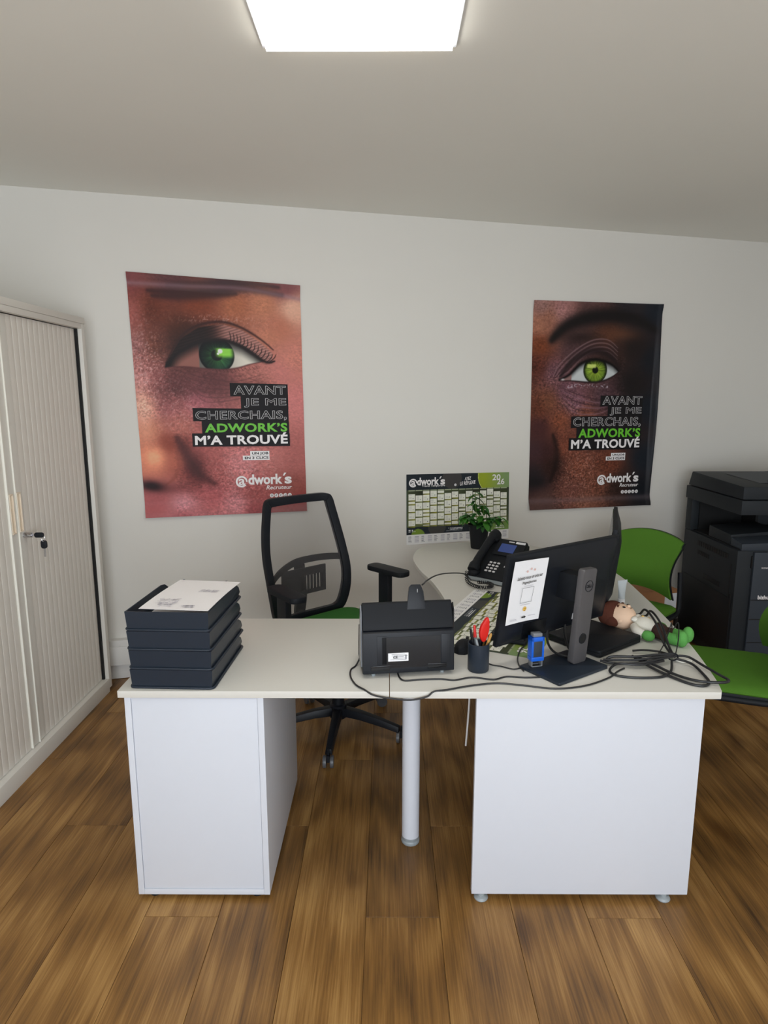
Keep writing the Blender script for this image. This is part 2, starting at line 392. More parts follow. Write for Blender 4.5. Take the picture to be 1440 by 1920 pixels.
# floor planks, one object each, clipped to the room
def clip(poly, rm):
    out = poly
    for i in range(len(rm)):
        a, b = Vector(rm[i]), Vector(rm[(i + 1) % len(rm)]); e = b - a
        ins = lambda p: e.x * (p[1] - a.y) - e.y * (p[0] - a.x)
        nw = []
        for j in range(len(out)):
            p, q = out[j - 1], out[j]; dp, dq = ins(p), ins(q)
            if (dp >= 0) != (dq >= 0):
                t = dp / (dp - dq); nw.append((p[0] + (q[0] - p[0]) * t, p[1] + (q[1] - p[1]) * t))
            if dq >= 0: nw.append(q)
        out = nw
        if not out: return out
    return out
PW, PL, G = 0.2285, 1.31, 0.0005
full = None
rng = random.Random(5)
for k in range(-9, 13):
    x0 = -0.065 + PW * k
    y = 1.737 + (0, 0.43, 0.88)[k % 3] - 4 * PL
    while y < 4.7:
        rect = [(x0 + G, y + G), (x0 + PW - G, y + G), (x0 + PW - G, y + PL - G), (x0 + G, y + PL - G)]
        pl = clip(rect, room)
        if len(pl) >= 3:
            area_ = abs(sum(pl[i - 1][0] * pl[i][1] - pl[i][0] * pl[i - 1][1] for i in range(len(pl)))) / 2
            if area_ > 0.004:
                if abs(area_ - (PW - 2 * G) * (PL - 2 * G)) < 1e-5:
                    if full is None:
                        full = MB().prism([(-PW / 2 + G, -PL / 2 + G), (PW / 2 - G, -PL / 2 + G), (PW / 2 - G, PL / 2 - G), (-PW / 2 + G, PL / 2 - G)], -0.008, 0, ch=0.0008).build('plank', WOOD, fl); o = full
                    else:
                        o = full.copy(); COL.objects.link(o); o.parent = fl
                    o.location = (x0 + PW / 2, y + PL / 2, 0)
                else:
                    cx, cy = x0 + PW / 2, y + PL / 2
                    o = MB().prism([(p[0] - cx, p[1] - cy) for p in pl], -0.008, 0, ch=0.0008).build('plank', WOOD, fl); o.location = (cx, cy, 0)
        y += PL
# skirting and cable trunking along the back wall
def along(s0, s1, z0, z1, d, name, m, parent=None, off=0.0):
    a, b, c, e = wall_pt(s0, 0, off), wall_pt(s1, 0, off), wall_pt(s1, 0, off + d), wall_pt(s0, 0, off + d)
    return MB().prism([(a.x, a.y), (b.x, b.y), (c.x, c.y), (e.x, e.y)], z0, z1).build(name, m, parent, bevel=0.003)
sL, sR = (XL + .02) / WX.x, (XR - .02) / WX.x
structure(along(sL, sR, 0.002, 0.088, 0.012, 'baseboard_back', TRIM))
tr = structure(along(sL, sR, 0.096, 0.205, 0.05, 'trim_1', TRIM))
along(sL, sR, 0.205, 0.24, 0.044, 'lid', TRIM, tr)

# ceiling light: panel in a thin frame, diffuser lowered so its lit sides add ceiling glow
cl = thing('ceiling_light', 'square glowing white light panel in a slim frame on the ceiling', 'ceiling light', (-0.083, 1.800, HC))
MB().box2((-.272, -.288, -.024), (.272, .288, -.006)).build('diffuser', LIT, cl)
fr = MB()
for a, b in (((-.284, -.296, -.010), (.284, -.288, 0)), ((-.284, .288, -.010), (.284, .296, 0)), ((-.284, -.288, -.010), (-.276, .288, 0)), ((.276, -.288, -.010), (.284, .288, 0))): fr.box2(a, b)
fr.build('frame', WHITE_COOL_CAST, cl)

# ------------------------------------------------------------------ tambour cabinet on the left
def cabinet():
    x0, x1, y0, y1, H = XL + .015, -1.516, 1.885, 3.315, 1.975
    c = thing('tambour_cabinet', 'tall cream metal cabinet with ribbed sliding shutter doors and keys in its lock', 'cabinet', (x1, y0, 0))
    L = y1 - y0; D = x1 - x0
    b = MB()
    b.box2((-D, 0, .02), (0, .018, H - .03)); b.box2((-D, L - .032, .02), (0, L, H - .03)); b.box2((-D, .018, .02), (-D + .012, L - .032, H - .03))
    b.box2((-D + .012, .018, .9), (-.07, L - .032, .92)); b.box2((-D + .012, .018, .075), (-.07, L - .032, .09))
    b.build('carcass', STEEL, c, bevel=.002)
    MB().box2((-D, -.003, H - .03), (.003, L + .003, H)).box2((-.03, .018, H - .055), (0, L - .03, H - .03)).build('top_panel', STEEL, c, bevel=.003)
    MB().box2((-D, .018, .0), (.001, L - .032, .075)).build('plinth', STEEL, c, bevel=.003)
    MB().box2((-.06, L - .045, .075), (-.02, L - .032, H - .055)).build('guide_channel', VOID, c)
    slat = None
    def door(ya, yb, lead):                       # lead: +1 the leading edge is at the high y end
        d = bpy.data.objects.new('shutter_door', None); COL.objects.link(d); d.parent = c; d.location = (-.032, 0, 0)
        nonlocal slat
        e0, e1 = (yb - .056, yb) if lead > 0 else (ya, ya + .056)
        MB().box2((-.012, e0, .078), (.004, e1, H - .058)).build('leading_edge', STEEL, d, bevel=.002)
        yy = (e0 if lead > 0 else e1)
        if lead > 0: MB().box2((-.004, yy - .0035, .078), (.010, yy + .0035, H - .058)).build('rib', RIB, d, bevel=.001)
        if lead < 0: MB().box2((-.004, ya - .003, .078), (.010, ya + .003, H - .058)).build('rib', RIB, d, bevel=.001)
        lo, hi = (ya, e0 - .004) if lead > 0 else (e1 + .004, yb)
        n = int((hi - lo) / .0405); p = (hi - lo) / n
        for i in range(n):
            if slat is None:
                prof = [(-.006, -p / 2 + .0004), (.0, -p / 2 + .0004), (.0012, -p / 2 + .003), (.0020, -p * .2), (.0022, 0), (.0020, p * .2), (.0012, p / 2 - .003), (.0, p / 2 - .0004), (-.006, p / 2 - .0004)]
                m = MB(); q = len(prof)
                m.add([(a, b_, .078) for a, b_ in prof] + [(a, b_, H - .058) for a, b_ in prof], [[j, (j + 1) % q, (j + 1) % q + q, j + q] for j in range(q)] + [list(range(q))[::-1], list(range(q, 2 * q))])
                slat = m.build('slat', SLAT, d, fix=True); s = slat
            else:
                s = slat.copy(); COL.objects.link(s); s.parent = d
            s.location = (0, lo + p * (i + .5), 0)
        h = MB(); hy = (e0 + .018) if lead > 0 else (ya + .016)
        h.box2((.003, hy - .014, 1.03), (.012, hy - .010, 1.19)); h.box2((.003, hy + .010, 1.03), (.012, hy + .014, 1.19))
        h.box2((.003, hy - .014, 1.026), (.012, hy + .014, 1.032)); h.box2((.003, hy - .014, 1.188), (.012, hy + .014, 1.194)); h.box2((.003, hy - .01, 1.032), (.005, hy + .01, 1.188))
        h.build('cup_handle', CREAM, d, bevel=.0015)
    my = 2.626 - y0
    door(.02, my, 1); door(my, L - .046, -1)
    k = MB().cyl((-.03, 2.664 - y0, 1.008), (.006, 2.664 - y0, 1.008), .011, 20); k.cyl((.006, 2.664 - y0, 1.008), (.009, 2.664 - y0, 1.008), .008, 16)
    k.build('lock', CHROME, c)
    kk = thing('cabinet_keys', 'two small keys with black fobs hanging from the cabinet lock', 'keys', (x1, 2.70, 1.0))
    MB().prism(rrect(.040, .022, .009), -.0035, .0035, frame4((1, 0, 0), (0, 0, 1), (0, -1, 0), (.036, -.036, .008))).build('key_fob', BLACK, kk, bevel=.001)
    MB().box2((.008, -.0375, .004), (.018, -.0345, .012)).build('key_blade', CHROME, kk)
    MB().prism(rrect(.026, .036, .010), -.0035, .0035, frame4((1, 0, 0), (0, 0, 1), (0, -1, 0), (.050, -.030, -.034))).build('key_fob', BLACK, kk, bevel=.001)
    MB().box2((.047, -.0315, -.088), (.054, -.0285, -.050)).build('key_blade', CHROME, kk)
    MB().tube([(.050 + .007 * math.cos(a), -.033, -.008 + .013 * math.sin(a)) for a in [i * math.pi / 8 for i in range(16)]], .0010, 6, True).build('split_ring', CHROME, kk)
cabinet()

# ------------------------------------------------------------------ prints: posters and calendars
def vnoise(u, v, seed):
    rs = np.random.RandomState(seed); g = rs.rand(257, 257)
    iu, iv = np.floor(u).astype(int), np.floor(v).astype(int); fu, fv = u - iu, v - iv
    fu = fu * fu * (3 - 2 * fu); fv = fv * fv * (3 - 2 * fv); iu %= 256; iv %= 256
    return (g[iu, iv] * (1 - fu) + g[iu + 1, iv] * fu) * (1 - fv) + (g[iu, iv + 1] * (1 - fu) + g[iu + 1, iv + 1] * fu) * fv
def idw(X, Y, anchors, p=3.2):
    num = np.zeros(X.shape + (3,)); den = np.zeros(X.shape)
    for (x, y), c in anchors:
        w = 1.0 / (((X - x) ** 2 + (Y - y) ** 2) + 0.0012) ** (p / 2); num += w[..., None] * np.array(c, float); den += w
    return num / den[..., None]
def pdist(X, Y, pts, w0=1.0):
    """distance to a polyline and the position 0..1 along it"""
    best = np.full(X.shape, 9.0); pos = np.zeros(X.shape); n = len(pts) - 1
    for i in range(n):
        ax, ay = pts[i][:2]; bx, by = pts[i + 1][:2]; dx, dy = bx - ax, by - ay
        t = np.clip(((X - ax) * dx + (Y - ay) * dy) / (dx * dx + dy * dy + 1e-12), 0, 1)
        d = np.hypot(X - ax - t * dx, Y - ay - t * dy); k = d < best
        best = np.where(k, d, best); pos = np.where(k, (i + t) / n, pos)
    return best, pos
def over(C, a, rgb): a = np.clip(a, 0, 1)[..., None]; return C * (1 - a) + np.array(rgb, float) * a
def sm(e0, e1, x): t = np.clip((x - e0) / (e1 - e0), 0, 1); return t * t * (3 - 2 * t)
def stroke(C, X, Y, pts, w, rgb, a=1.0, taper=True):
    pts = [tuple(p) for p in smoothpath([(x, y, 0) for x, y in pts], 5)]
    d, t = pdist(X, Y, pts); ww = w * (0.35 + 0.65 * np.sin(np.pi * np.clip(t * .9 + .05, 0, 1))) if taper else w
    return over(C, a * np.exp(-(d / ww) ** 2), rgb)
def lids(up, lo, X, Y):
    u = np.interp(X, [p[0] for p in up], [p[1] for p in up]); l = np.interp(X, [p[0] for p in lo], [p[1] for p in lo])
    ins = (X > up[0][0]) & (X < up[-1][0])
    return np.where(ins, np.minimum(sm(-.003, .003, Y - u), sm(-.003, .003, l - Y)), 0), u, l
def skin_texture(C, X, Y, seed, amt, bump):
    n = vnoise(X * 90 + 25 * Y, Y * 150 - 30 * X, seed) * .6 + vnoise(X * 220, Y * 260, seed + 1) * .4
    m = vnoise(X * 16, Y * 16, seed + 2)
    return C * (1 + (amt * bump * (n - .5) * (0.5 + m))[..., None])

def eye_one(X, Y):
    A = [((.0, .016), (128, 62, 62)), ((.212, .014), (95, 50, 52)), ((.508, .005), (92, 52, 56)), ((.82, .01), (128, 72, 75)), ((.006, .21), (156, 84, 76)), ((.128, .188), (122, 60, 42)), ((.35, .136), (132, 64, 40)), ((.54, .122), (168, 98, 66)), ((.697, .111), (180, 114, 84)), ((.857, .13), (205, 156, 132)), ((.022, .371), (158, 102, 98)), ((.117, .351), (128, 70, 54)), ((.232, .255), (110, 56, 36)), ((.771, .239), (176, 106, 82)), ((.848, .394), (188, 116, 100)), ((.031, .543), (186, 124, 120)), ((.118, .54), (172, 104, 100)), ((.211, .575), (112, 62, 62)), ((.401, .569), (122, 70, 70)), ((.639, .522), (170, 104, 94)), ((.78, .50), (186, 112, 104)), ((.85, .65), (190, 112, 108)), ((.034, .695), (208, 148, 126)), ((.166, .693), (170, 98, 98)), ((.319, .65), (172, 96, 104)), ((.2, .80), (178, 104, 92)), ((.044, .82), (200, 128, 98)), ((.153, .89), (140, 62, 44)), ((.06, .969), (214, 128, 94)), ((.182, .985), (176, 92, 70)), ((.303, .93), (170, 88, 84)), ((.265, 1.036), (112, 46, 44)), ((.374, 1.054), (164, 84, 80)), ((.536, 1.014), (190, 116, 116)), ((.70, .98), (178, 104, 98)), ((.85, 1.0), (166, 92, 86)), ((.055, 1.212), (170, 88, 90)), ((.364, 1.18), (170, 86, 88)), ((.6, 1.18), (160, 82, 80)), ((.822, 1.147), (150, 80, 72)), ((.862, 1.253), (152, 66, 64)), ((.205, 1.245), (196, 132, 138)), ((.5, 1.245), (188, 118, 122)), ((.203, 1.291), (160, 78, 82)), ((.6, 1.29), (150, 70, 72))]  # lighter anchors near the bottom edge: reflection on the curl, put into the colour
    C = idw(X, Y, A)
    for (x, y, rx, ry, c, a) in ((.27, .38, .12, .11, (44, 22, 16), .92), (.40, .29, .14, .05, (60, 34, 28), .7), (.30, .27, .10, .06, (70, 34, 22), .5), (.42, .53, .17, .06, (84, 44, 46), .5), (.20, .52, .05, .05, (96, 52, 52), .5)):
        C = over(C, a * np.exp(-((X - x) / rx) ** 2 - ((Y - y) / ry) ** 2), c)
    for (x, y, rx, ry, c, a) in ((.155, .60, .06, .12, (112, 60, 58), .55), (.30, .60, .16, .05, (92, 48, 50), .55), (.07, .965, .05, .055, (236, 158, 116), .75), (.03, .70, .035, .12, (226, 168, 146), .6), (.29, 1.03, .05, .10, (92, 36, 34), .75), (.24, .90, .035, .05, (112, 50, 44), .7), (.20, 1.14, .10, .03, (120, 56, 56), .6), (.11, .20, .05, .10, (92, 44, 30), .5), (.70, .30, .08, .05, (186, 118, 88), .5), (.62, .56, .12, .04, (132, 76, 68), .45)):
        C = over(C, a * np.exp(-((X - x) / rx) ** 2 - ((Y - y) / ry) ** 2), c)
    C = 118 * (np.clip(C, 1, 255) / 118) ** 1.18
    sp = vnoise(X * 150 + 40 * Y, Y * 120, 17) * .6 + vnoise(X * 240, Y * 240, 18) * .4
    ms_ = np.exp(-((X - .06) / .09) ** 2 - ((Y - .50) / .24) ** 2) + .8 * np.exp(-((X - .46) / .22) ** 2 - ((Y - .215) / .028) ** 2) + .6 * np.exp(-((X - .24) / .12) ** 2 - ((Y - .70) / .14) ** 2) + .6 * np.exp(-((X - .55) / .22) ** 2 - ((Y - 1.08) / .14) ** 2)
    C = over(C, .55 * sm(.55, .80, sp) * np.clip(ms_, 0, 1), (226, 176, 172))
    C = over(C, .45 * sm(.45, .22, sp) * np.clip(ms_, 0, 1), (92, 44, 42))
    C = skin_texture(C, X, Y, 3, .42, np.where(Y < .33, .55, 1.0) * np.where(X > .72, .45, 1.0) * np.where((Y > .75) & (X < .17), .25, 1.0))
    for k, pts in enumerate(([(.10, .085), (.26, .082), (.43, .062), (.60, .04), (.80, .06)], [(.12, .11), (.26, .105), (.40, .088), (.55, .07)], [(.20, .05), (.4, .03), (.62, .012), (.78, .02)])):
        C = stroke(C, X, Y, pts, .026, (58, 34, 36), .75)
    C = stroke(C, X, Y, [(.0, .052), (.3, .048), (.6, .04), (.9, .075)], .012, (150, 112, 124), .5, False)  # pale band: sheen of the curled top edge painted into the colour
    up = [(.162, .478), (.214, .414), (.276, .373), (.338, .34), (.414, .324), (.491, .324), (.568, .351), (.629, .388), (.680, .429)]
    lo = [(.162, .480), (.255, .472), (.36, .479), (.467, .481), (.546, .468), (.61, .447), (.680, .431)]
    lidtop = [(.162, .46), (.25, .325), (.343, .262), (.466, .236), (.572, .262), (.66, .318), (.734, .38)]
    # lit lid between crease and lash line
    e, u_, l_ = lids(lidtop, [(.162, .478), (.214, .414), (.276, .373), (.338, .34), (.414, .324), (.491, .324), (.568, .351), (.629, .388), (.734, .44)], X, Y)
    C = over(C, e * .8 * sm(.38, .50, X), (158, 104, 96)); C = over(C, e * 1.0 * (1 - sm(.36, .50, X)), (34, 18, 15))
    C = C * (1 + (e * .35 * (np.sin((Y - .25 + (X - .5) * .35) * 420) * .5))[..., None])
    C = stroke(C, X, Y, [(.164, .455), (.25, .316), (.343, .25), (.466, .224), (.572, .25), (.672, .307), (.74, .362)], .008, (52, 24, 22), .85)
    e, u_, l_ = lids(up, lo, X, Y)
    scl = np.array([214, 206, 190.]) * (.45 + .55 * sm(.32, .60, X))[..., None]
    scl = np.where((X < .34)[..., None], np.array([150, 88, 76.]) * (.5 + .5 * sm(.17, .25, X))[..., None], scl)
    scl = scl * (.30 + .70 * sm(.0, .07, Y - u_))[..., None]
    C = C * (1 - e[..., None]) + scl * e[..., None]
    r = np.hypot(X - .433, Y - .404) / .095; ang = np.arctan2(Y - .404, X - .433)
    iris = np.stack([18 + 34 * (1 - r), 60 + 66 * (1 - r), 38 + 10 * r], -1) * (.62 + .6 * vnoise(ang * 14 + 60, r * 2 + 5, 8))[..., None]
    iris = iris * (1 - .75 * sm(.78, 1.0, r))[..., None]
    iris = iris * (.25 + .75 * sm(.0, .075, Y - u_))[..., None] * (.5 + .5 * sm(.35, .47, X))[..., None]
    iris = over(iris, sm(.36, .28, r), (10, 14, 12))
    q = sm(.415, .45, X) * sm(.535, .50, X) * sm(.36, .372, Y) * sm(.425, .40, Y)
    iris = over(iris, q * .9, (140, 226, 50)); iris = over(iris, sm(.016, .009, np.hypot(X - .452, Y - .382)), (236, 246, 230)); iris = over(iris, sm(.008, .004, np.hypot(X - .440, Y - .396)), (240, 246, 236))
    ie = e * sm(1.02, .96, r); C = C * (1 - ie[..., None]) + iris * ie[..., None]
    C = stroke(C, X, Y, up, .011, (26, 14, 14), 1.0); C = stroke(C, X, Y, [(.50, .328), (.568, .352), (.629, .39), (.70, .432), (.745, .425)], .010, (30, 16, 16), 1.0)
    C = stroke(C, X, Y, lo, .005, (92, 44, 44), .8)
    for i in range(14):
        t = i / 13; x = .50 + .22 * t; y = np.interp(x, [.48, .568, .629, .70, .745], [.324, .351, .388, .43, .425])
        C = stroke(C, X, Y, [(x, y), (x + .012 + .012 * t, y - .02), (x + .006 + .03 * t, y - .055 + .012 * t)], .0028, (24, 12, 12), .9)
    for i in range(12):
        x = .42 + .02 * i; C = stroke(C, X, Y, [(x, .478 - .003 * max(0, i - 4)), (x + .012, .498 - .004 * max(0, i - 4))], .002, (70, 30, 30), .7)
    for k in range(6): C = stroke(C, X, Y, [(.24 + .01 * k, .50 + .018 * k), (.36, .53 + .026 * k), (.52, .545 + .02 * k), (.68, .50 + .02 * k)], .003, (84, 44, 46), .5)
    # nostril and the fold beside the nose
    C = stroke(C, X, Y, [(.195, .86), (.225, .93), (.262, 1.0), (.31, 1.07), (.38, 1.12)], .040, (66, 24, 24), .7)
    C = stroke(C, X, Y, [(.19, .95), (.195, 1.02), (.17, 1.08), (.12, 1.12)], .012, (150, 66, 52), .6)
    C = over(C, np.exp(-((X - .045) / .075) ** 2 - ((Y - 1.125 - .15 * (X - .045)) / .032) ** 2) * 1.1, (40, 14, 18))
    return C

def eye_two(X, Y):
    A = [((.059, .035), (140, 104, 98)), ((.046, .141), (154, 102, 80)), ((.184, .053), (154, 108, 106)), ((.102, .104), (140, 92, 74)), ((.392, .012), (92, 64, 62)), ((.651, .02), (44, 40, 44)), ((.857, .051), (34, 38, 46)), ((.049, .27), (112, 58, 34)), ((.035, .394), (84, 42, 32)), ((.53, .19), (92, 54, 38)), ((.713, .277), (38, 30, 30)), ((.854, .352), (30, 32, 38)), ((.277, .297), (80, 56, 58)), ((.154, .43), (104, 70, 78)), ((.244, .543), (104, 70, 80)), ((.316, .619), (118, 80, 92)), ((.508, .582), (80, 56, 62)), ((.117, .618), (112, 68, 48)), ((.059, .655), (94, 50, 34)), ((.207, .734), (122, 68, 46)), ((.381, .697), (114, 66, 50)), ((.062, .77), (70, 38, 38)), ((.04, .925), (66, 42, 46)), ((.126, .927), (60, 33, 33)), ((.036, 1.08), (40, 32, 36)), ((.16, 1.02), (46, 26, 22)), ((.24, .90), (118, 64, 46)), ((.352, 1.03), (128, 74, 56)), ((.492, 1.12), (112, 66, 50)), ((.314, 1.19), (112, 68, 58)), ((.578, 1.02), (104, 56, 40)), ((.66, 1.16), (52, 36, 32)), ((.823, 1.195), (29, 32, 38)), ((.846, .987), (31, 36, 44)), ((.841, .663), (29, 34, 42)), ((.70, .76), (42, 32, 30)), ((.72, .50), (32, 27, 28)), ((.58, .30), (56, 38, 34)), ((.4, 1.27), (120, 76, 60)), ((.1, 1.27), (86, 60, 56))]
    C = idw(X, Y, A)
    C = 84 * (np.clip(C, 1, 255) / 84) ** 1.12
    sp = vnoise(X * 150, Y * 130, 27) * .6 + vnoise(X * 250, Y * 250, 28) * .4
    ms_ = np.exp(-((X - .36) / .16) ** 2 - ((Y - 1.06) / .20) ** 2) + np.exp(-((X - .28) / .09) ** 2 - ((Y - .62) / .08) ** 2) + .8 * np.exp(-((X - .15) / .05) ** 2 - ((Y - .46) / .07) ** 2) + .6 * np.exp(-((X - .12) / .14) ** 2 - ((Y - .06) / .07) ** 2)
    C = over(C, .6 * sm(.55, .80, sp) * np.clip(ms_, 0, 1), (190, 138, 122))
    C = over(C, .5 * sm(.45, .22, sp) * np.clip(ms_, 0, 1), (48, 28, 24))
    C = skin_texture(C, X, Y, 11, .65, np.where(X > .66, .2, 1.0) * np.where((Y > .75) & (X < .17), .25, 1.0) * np.where(Y < .33, .5, 1.0))
    for w, pts in ((.055, [(.13, .235), (.22, .155), (.36, .105), (.52, .085), (.72, .10), (.86, .16)]), (.035, [(.14, .22), (.27, .125), (.48, .075), (.70, .085)])):
        C = stroke(C, X, Y, pts, w, (26, 22, 23), .92)
    C = over(C, .8 * np.exp(-((X - .33) / .15) ** 2 - ((Y - .215) / .045) ** 2), (36, 26, 25))
    C = over(C, .7 * np.exp(-((X - .62) / .12) ** 2 - ((Y - .19) / .035) ** 2), (96, 58, 40))
    up = [(.19, .476), (.257, .445), (.323, .385), (.374, .359), (.443, .347), (.514, .361), (.568, .384), (.612, .421)]
    lo = [(.19, .482), (.284, .482), (.38, .490), (.459, .489), (.52, .475), (.572, .452), (.612, .424)]
    for k in range(7):
        o = .012 * k
        C = stroke(C, X, Y, [(.147 + o * .7, .455), (.187 + o, .384 + o * .5), (.302 + o * .5, .287 + o * .8), (.42, .229 + o), (.524, .227 + o), (.597, .275 + o)], .0045, ((128, 98, 102), (58, 38, 40))[k % 2], .75)
    C = stroke(C, X, Y, [(.20, .45), (.28, .36), (.38, .305), (.47, .30), (.56, .34), (.62, .41)], .026, (34, 24, 26), .85)
    e, u_, l_ = lids(up, lo, X, Y)
    scl = np.array([188, 194, 194.]) * (.5 + .5 * sm(.0, .05, Y - u_))[..., None]
    scl = np.where((X < .275)[..., None], np.array([140, 104, 100.]), scl)
    C = C * (1 - e[..., None]) + scl * e[..., None]
    r = np.hypot(X - .442, Y - .414) / .086; ang = np.arctan2(Y - .414, X - .442)
    iris = np.stack([96 + 60 * (1 - r), 132 + 50 * (1 - r), 34 + 10 * (1 - r)], -1) * (.62 + .6 * vnoise(ang * 12 + 60, r * 2 + 5, 9))[..., None]
    iris = iris * (1 - .8 * sm(.70, .98, r))[..., None] * (.5 + .5 * sm(0, .05, Y - u_))[..., None]
    iris = over(iris, sm(.30, .20, r), (14, 18, 10))
    q = sm(.375, .39, X) * sm(.452, .44, X) * sm(.374, .382, Y) * sm(.406, .396, Y)
    iris = over(iris, q * .85, (206, 222, 110))
    ie = e * sm(1.02, .95, r); C = C * (1 - ie[..., None]) + iris * ie[..., None]
    C = stroke(C, X, Y, up, .012, (16, 12, 13), 1.0); C = stroke(C, X, Y, lo, .006, (30, 18, 20), .9)
    C = over(C, .9 * np.exp(-((X - .215) / .012) ** 2 - ((Y - .474) / .006) ** 2), (210, 206, 210))
    wl = vnoise(X * 120, Y * 160, 21)
    C = over(C, sm(.62, .8, wl) * np.exp(-((Y - .512 - .2 * (X - .4) ** 2) / .012) ** 2) * (X > .24) * (X < .54) * .8, (196, 186, 196))
    for k in range(7): C = stroke(C, X, Y, [(.20 + .006 * k, .52 + .02 * k), (.32, .565 + .024 * k), (.47, .60 + .018 * k), (.56, .60 + .012 * k)], .0042, ((62, 38, 44), (136, 98, 112))[k % 2], .6)
    C = stroke(C, X, Y, [(.16, .82), (.19, .92), (.185, 1.02), (.15, 1.12)], .024, (30, 17, 16), .75)
    C = over(C, .9 * np.exp(-((X - .04) / .085) ** 2 - ((Y - 1.12) / .035) ** 2), (24, 20, 24))
    C = over(C, .35 * np.exp(-((Y - 1.245) / .018) ** 2), (120, 100, 106))  # pale band: reflection on the curled lower edge painted into the colour
    return C

def printed_sheet(name, paint, W, H, nu, nv, corners, curl, m, gain, sat=1.0):
    """a sheet of paper, painted per vertex; corners (x, y) local of TL, TR, BR, BL; curl(u, v) lifts it off the wall"""
    u, v = np.meshgrid(np.linspace(0, 1, nu), np.linspace(0, 1, nv))
    C = np.clip(paint(u * W, v * H), 0, 255)
    g = C @ np.array([.3, .59, .11]); C = g[..., None] * (1 - sat) + C * sat
    C = np.clip(C, 0, 255)
    C = np.clip(lin(C) * gain, 0.002, .88)
    (ax, ay), (bx, by), (cx, cy), (dx, dy) = corners
    x = (ax * (1 - u) + bx * u) * (1 - v) + (dx * (1 - u) + cx * u) * v
    y = (ay * (1 - u) + by * u) * (1 - v) + (dy * (1 - u) + cy * u) * v
    z = curl(u, v)
    co = np.stack([x, y, z], -1).reshape(-1, 3).astype(np.float32)
    me = bpy.data.meshes.new(name)
    idx = np.arange(nu * nv).reshape(nv, nu)
    q = np.stack([idx[1:, :-1], idx[1:, 1:], idx[:-1, 1:], idx[:-1, :-1]], -1).reshape(-1, 4)
    me.vertices.add(len(co)); me.vertices.foreach_set('co', co.reshape(-1))
    me.loops.add(q.size); me.loops.foreach_set('vertex_index', q.reshape(-1).astype(np.int32))
    me.polygons.add(len(q)); me.polygons.foreach_set('loop_start', np.arange(0, q.size, 4, dtype=np.int32))
    me.update(); me.validate()
    at = me.color_attributes.new('ink', 'FLOAT_COLOR', 'POINT')
    at.data.foreach_set('color', np.concatenate([C.reshape(-1, 3), np.ones((nu * nv, 1))], 1).astype(np.float32).reshape(-1))
    me.polygons.foreach_set('use_smooth', np.ones(len(q), bool))
    me.materials.append(m)
    o = bpy.data.objects.new(name, me); COL.objects.link(o); return o

def logo(par, x0, y0, x1, y1, z, sub, subbox, m, hole):
    """white word mark: the a sits inside a round swash"""
    h = y1 - y0; w = x1 - x0; r = h * .40
    cx, cy = x0 + r * 1.02, y0 + h * .42
    ring = MB(); n = 26; v = []; f = []
    for i in range(n + 1):
        a = R(-38 - 322 * i / n); t = i / n
        ro = r * (1.02 + .06 * math.sin(a)); ri = ro * (.64 + .10 * t)
        v += [(cx + ro * math.cos(a), cy + ro * math.sin(a), z), (cx + ri * math.cos(a), cy + ri * math.sin(a), z)]
    f = [[2 * i, 2 * i + 1, 2 * i + 3, 2 * i + 2] for i in range(n)]
    ring.add(v, f).build('logo_swash', m, par)
    lettering(par, 'a', (cx - r * .52, cy - r * .55, cx + r * .60, cy + r * .60), z + .0006, m, .02, name='logo_lettering')
    lettering(par, 'dwork', (x0 + w * .22, y0 + h * .20, x0 + w * .83, y1 - h * .06), z + .0004, m, .035, name='logo_lettering')
    lettering(par, 's', (x0 + w * .87, y0 + h * .20, x1, y0 + h * .72), z + .0004, m, .035, name='logo_lettering')
    MB().add([(x0 + w * .84, y0 + h * .80, z), (x0 + w * .865, y0 + h * .78, z), (x0 + w * .905, y1, z), (x0 + w * .865, y1, z)], [[0, 1, 2, 3]]).build('logo_accent', m, par)
    lettering(par, sub, subbox, z, m, .012, shear=.25 if sub[0] == 'R' else 0, name='logo_lettering')

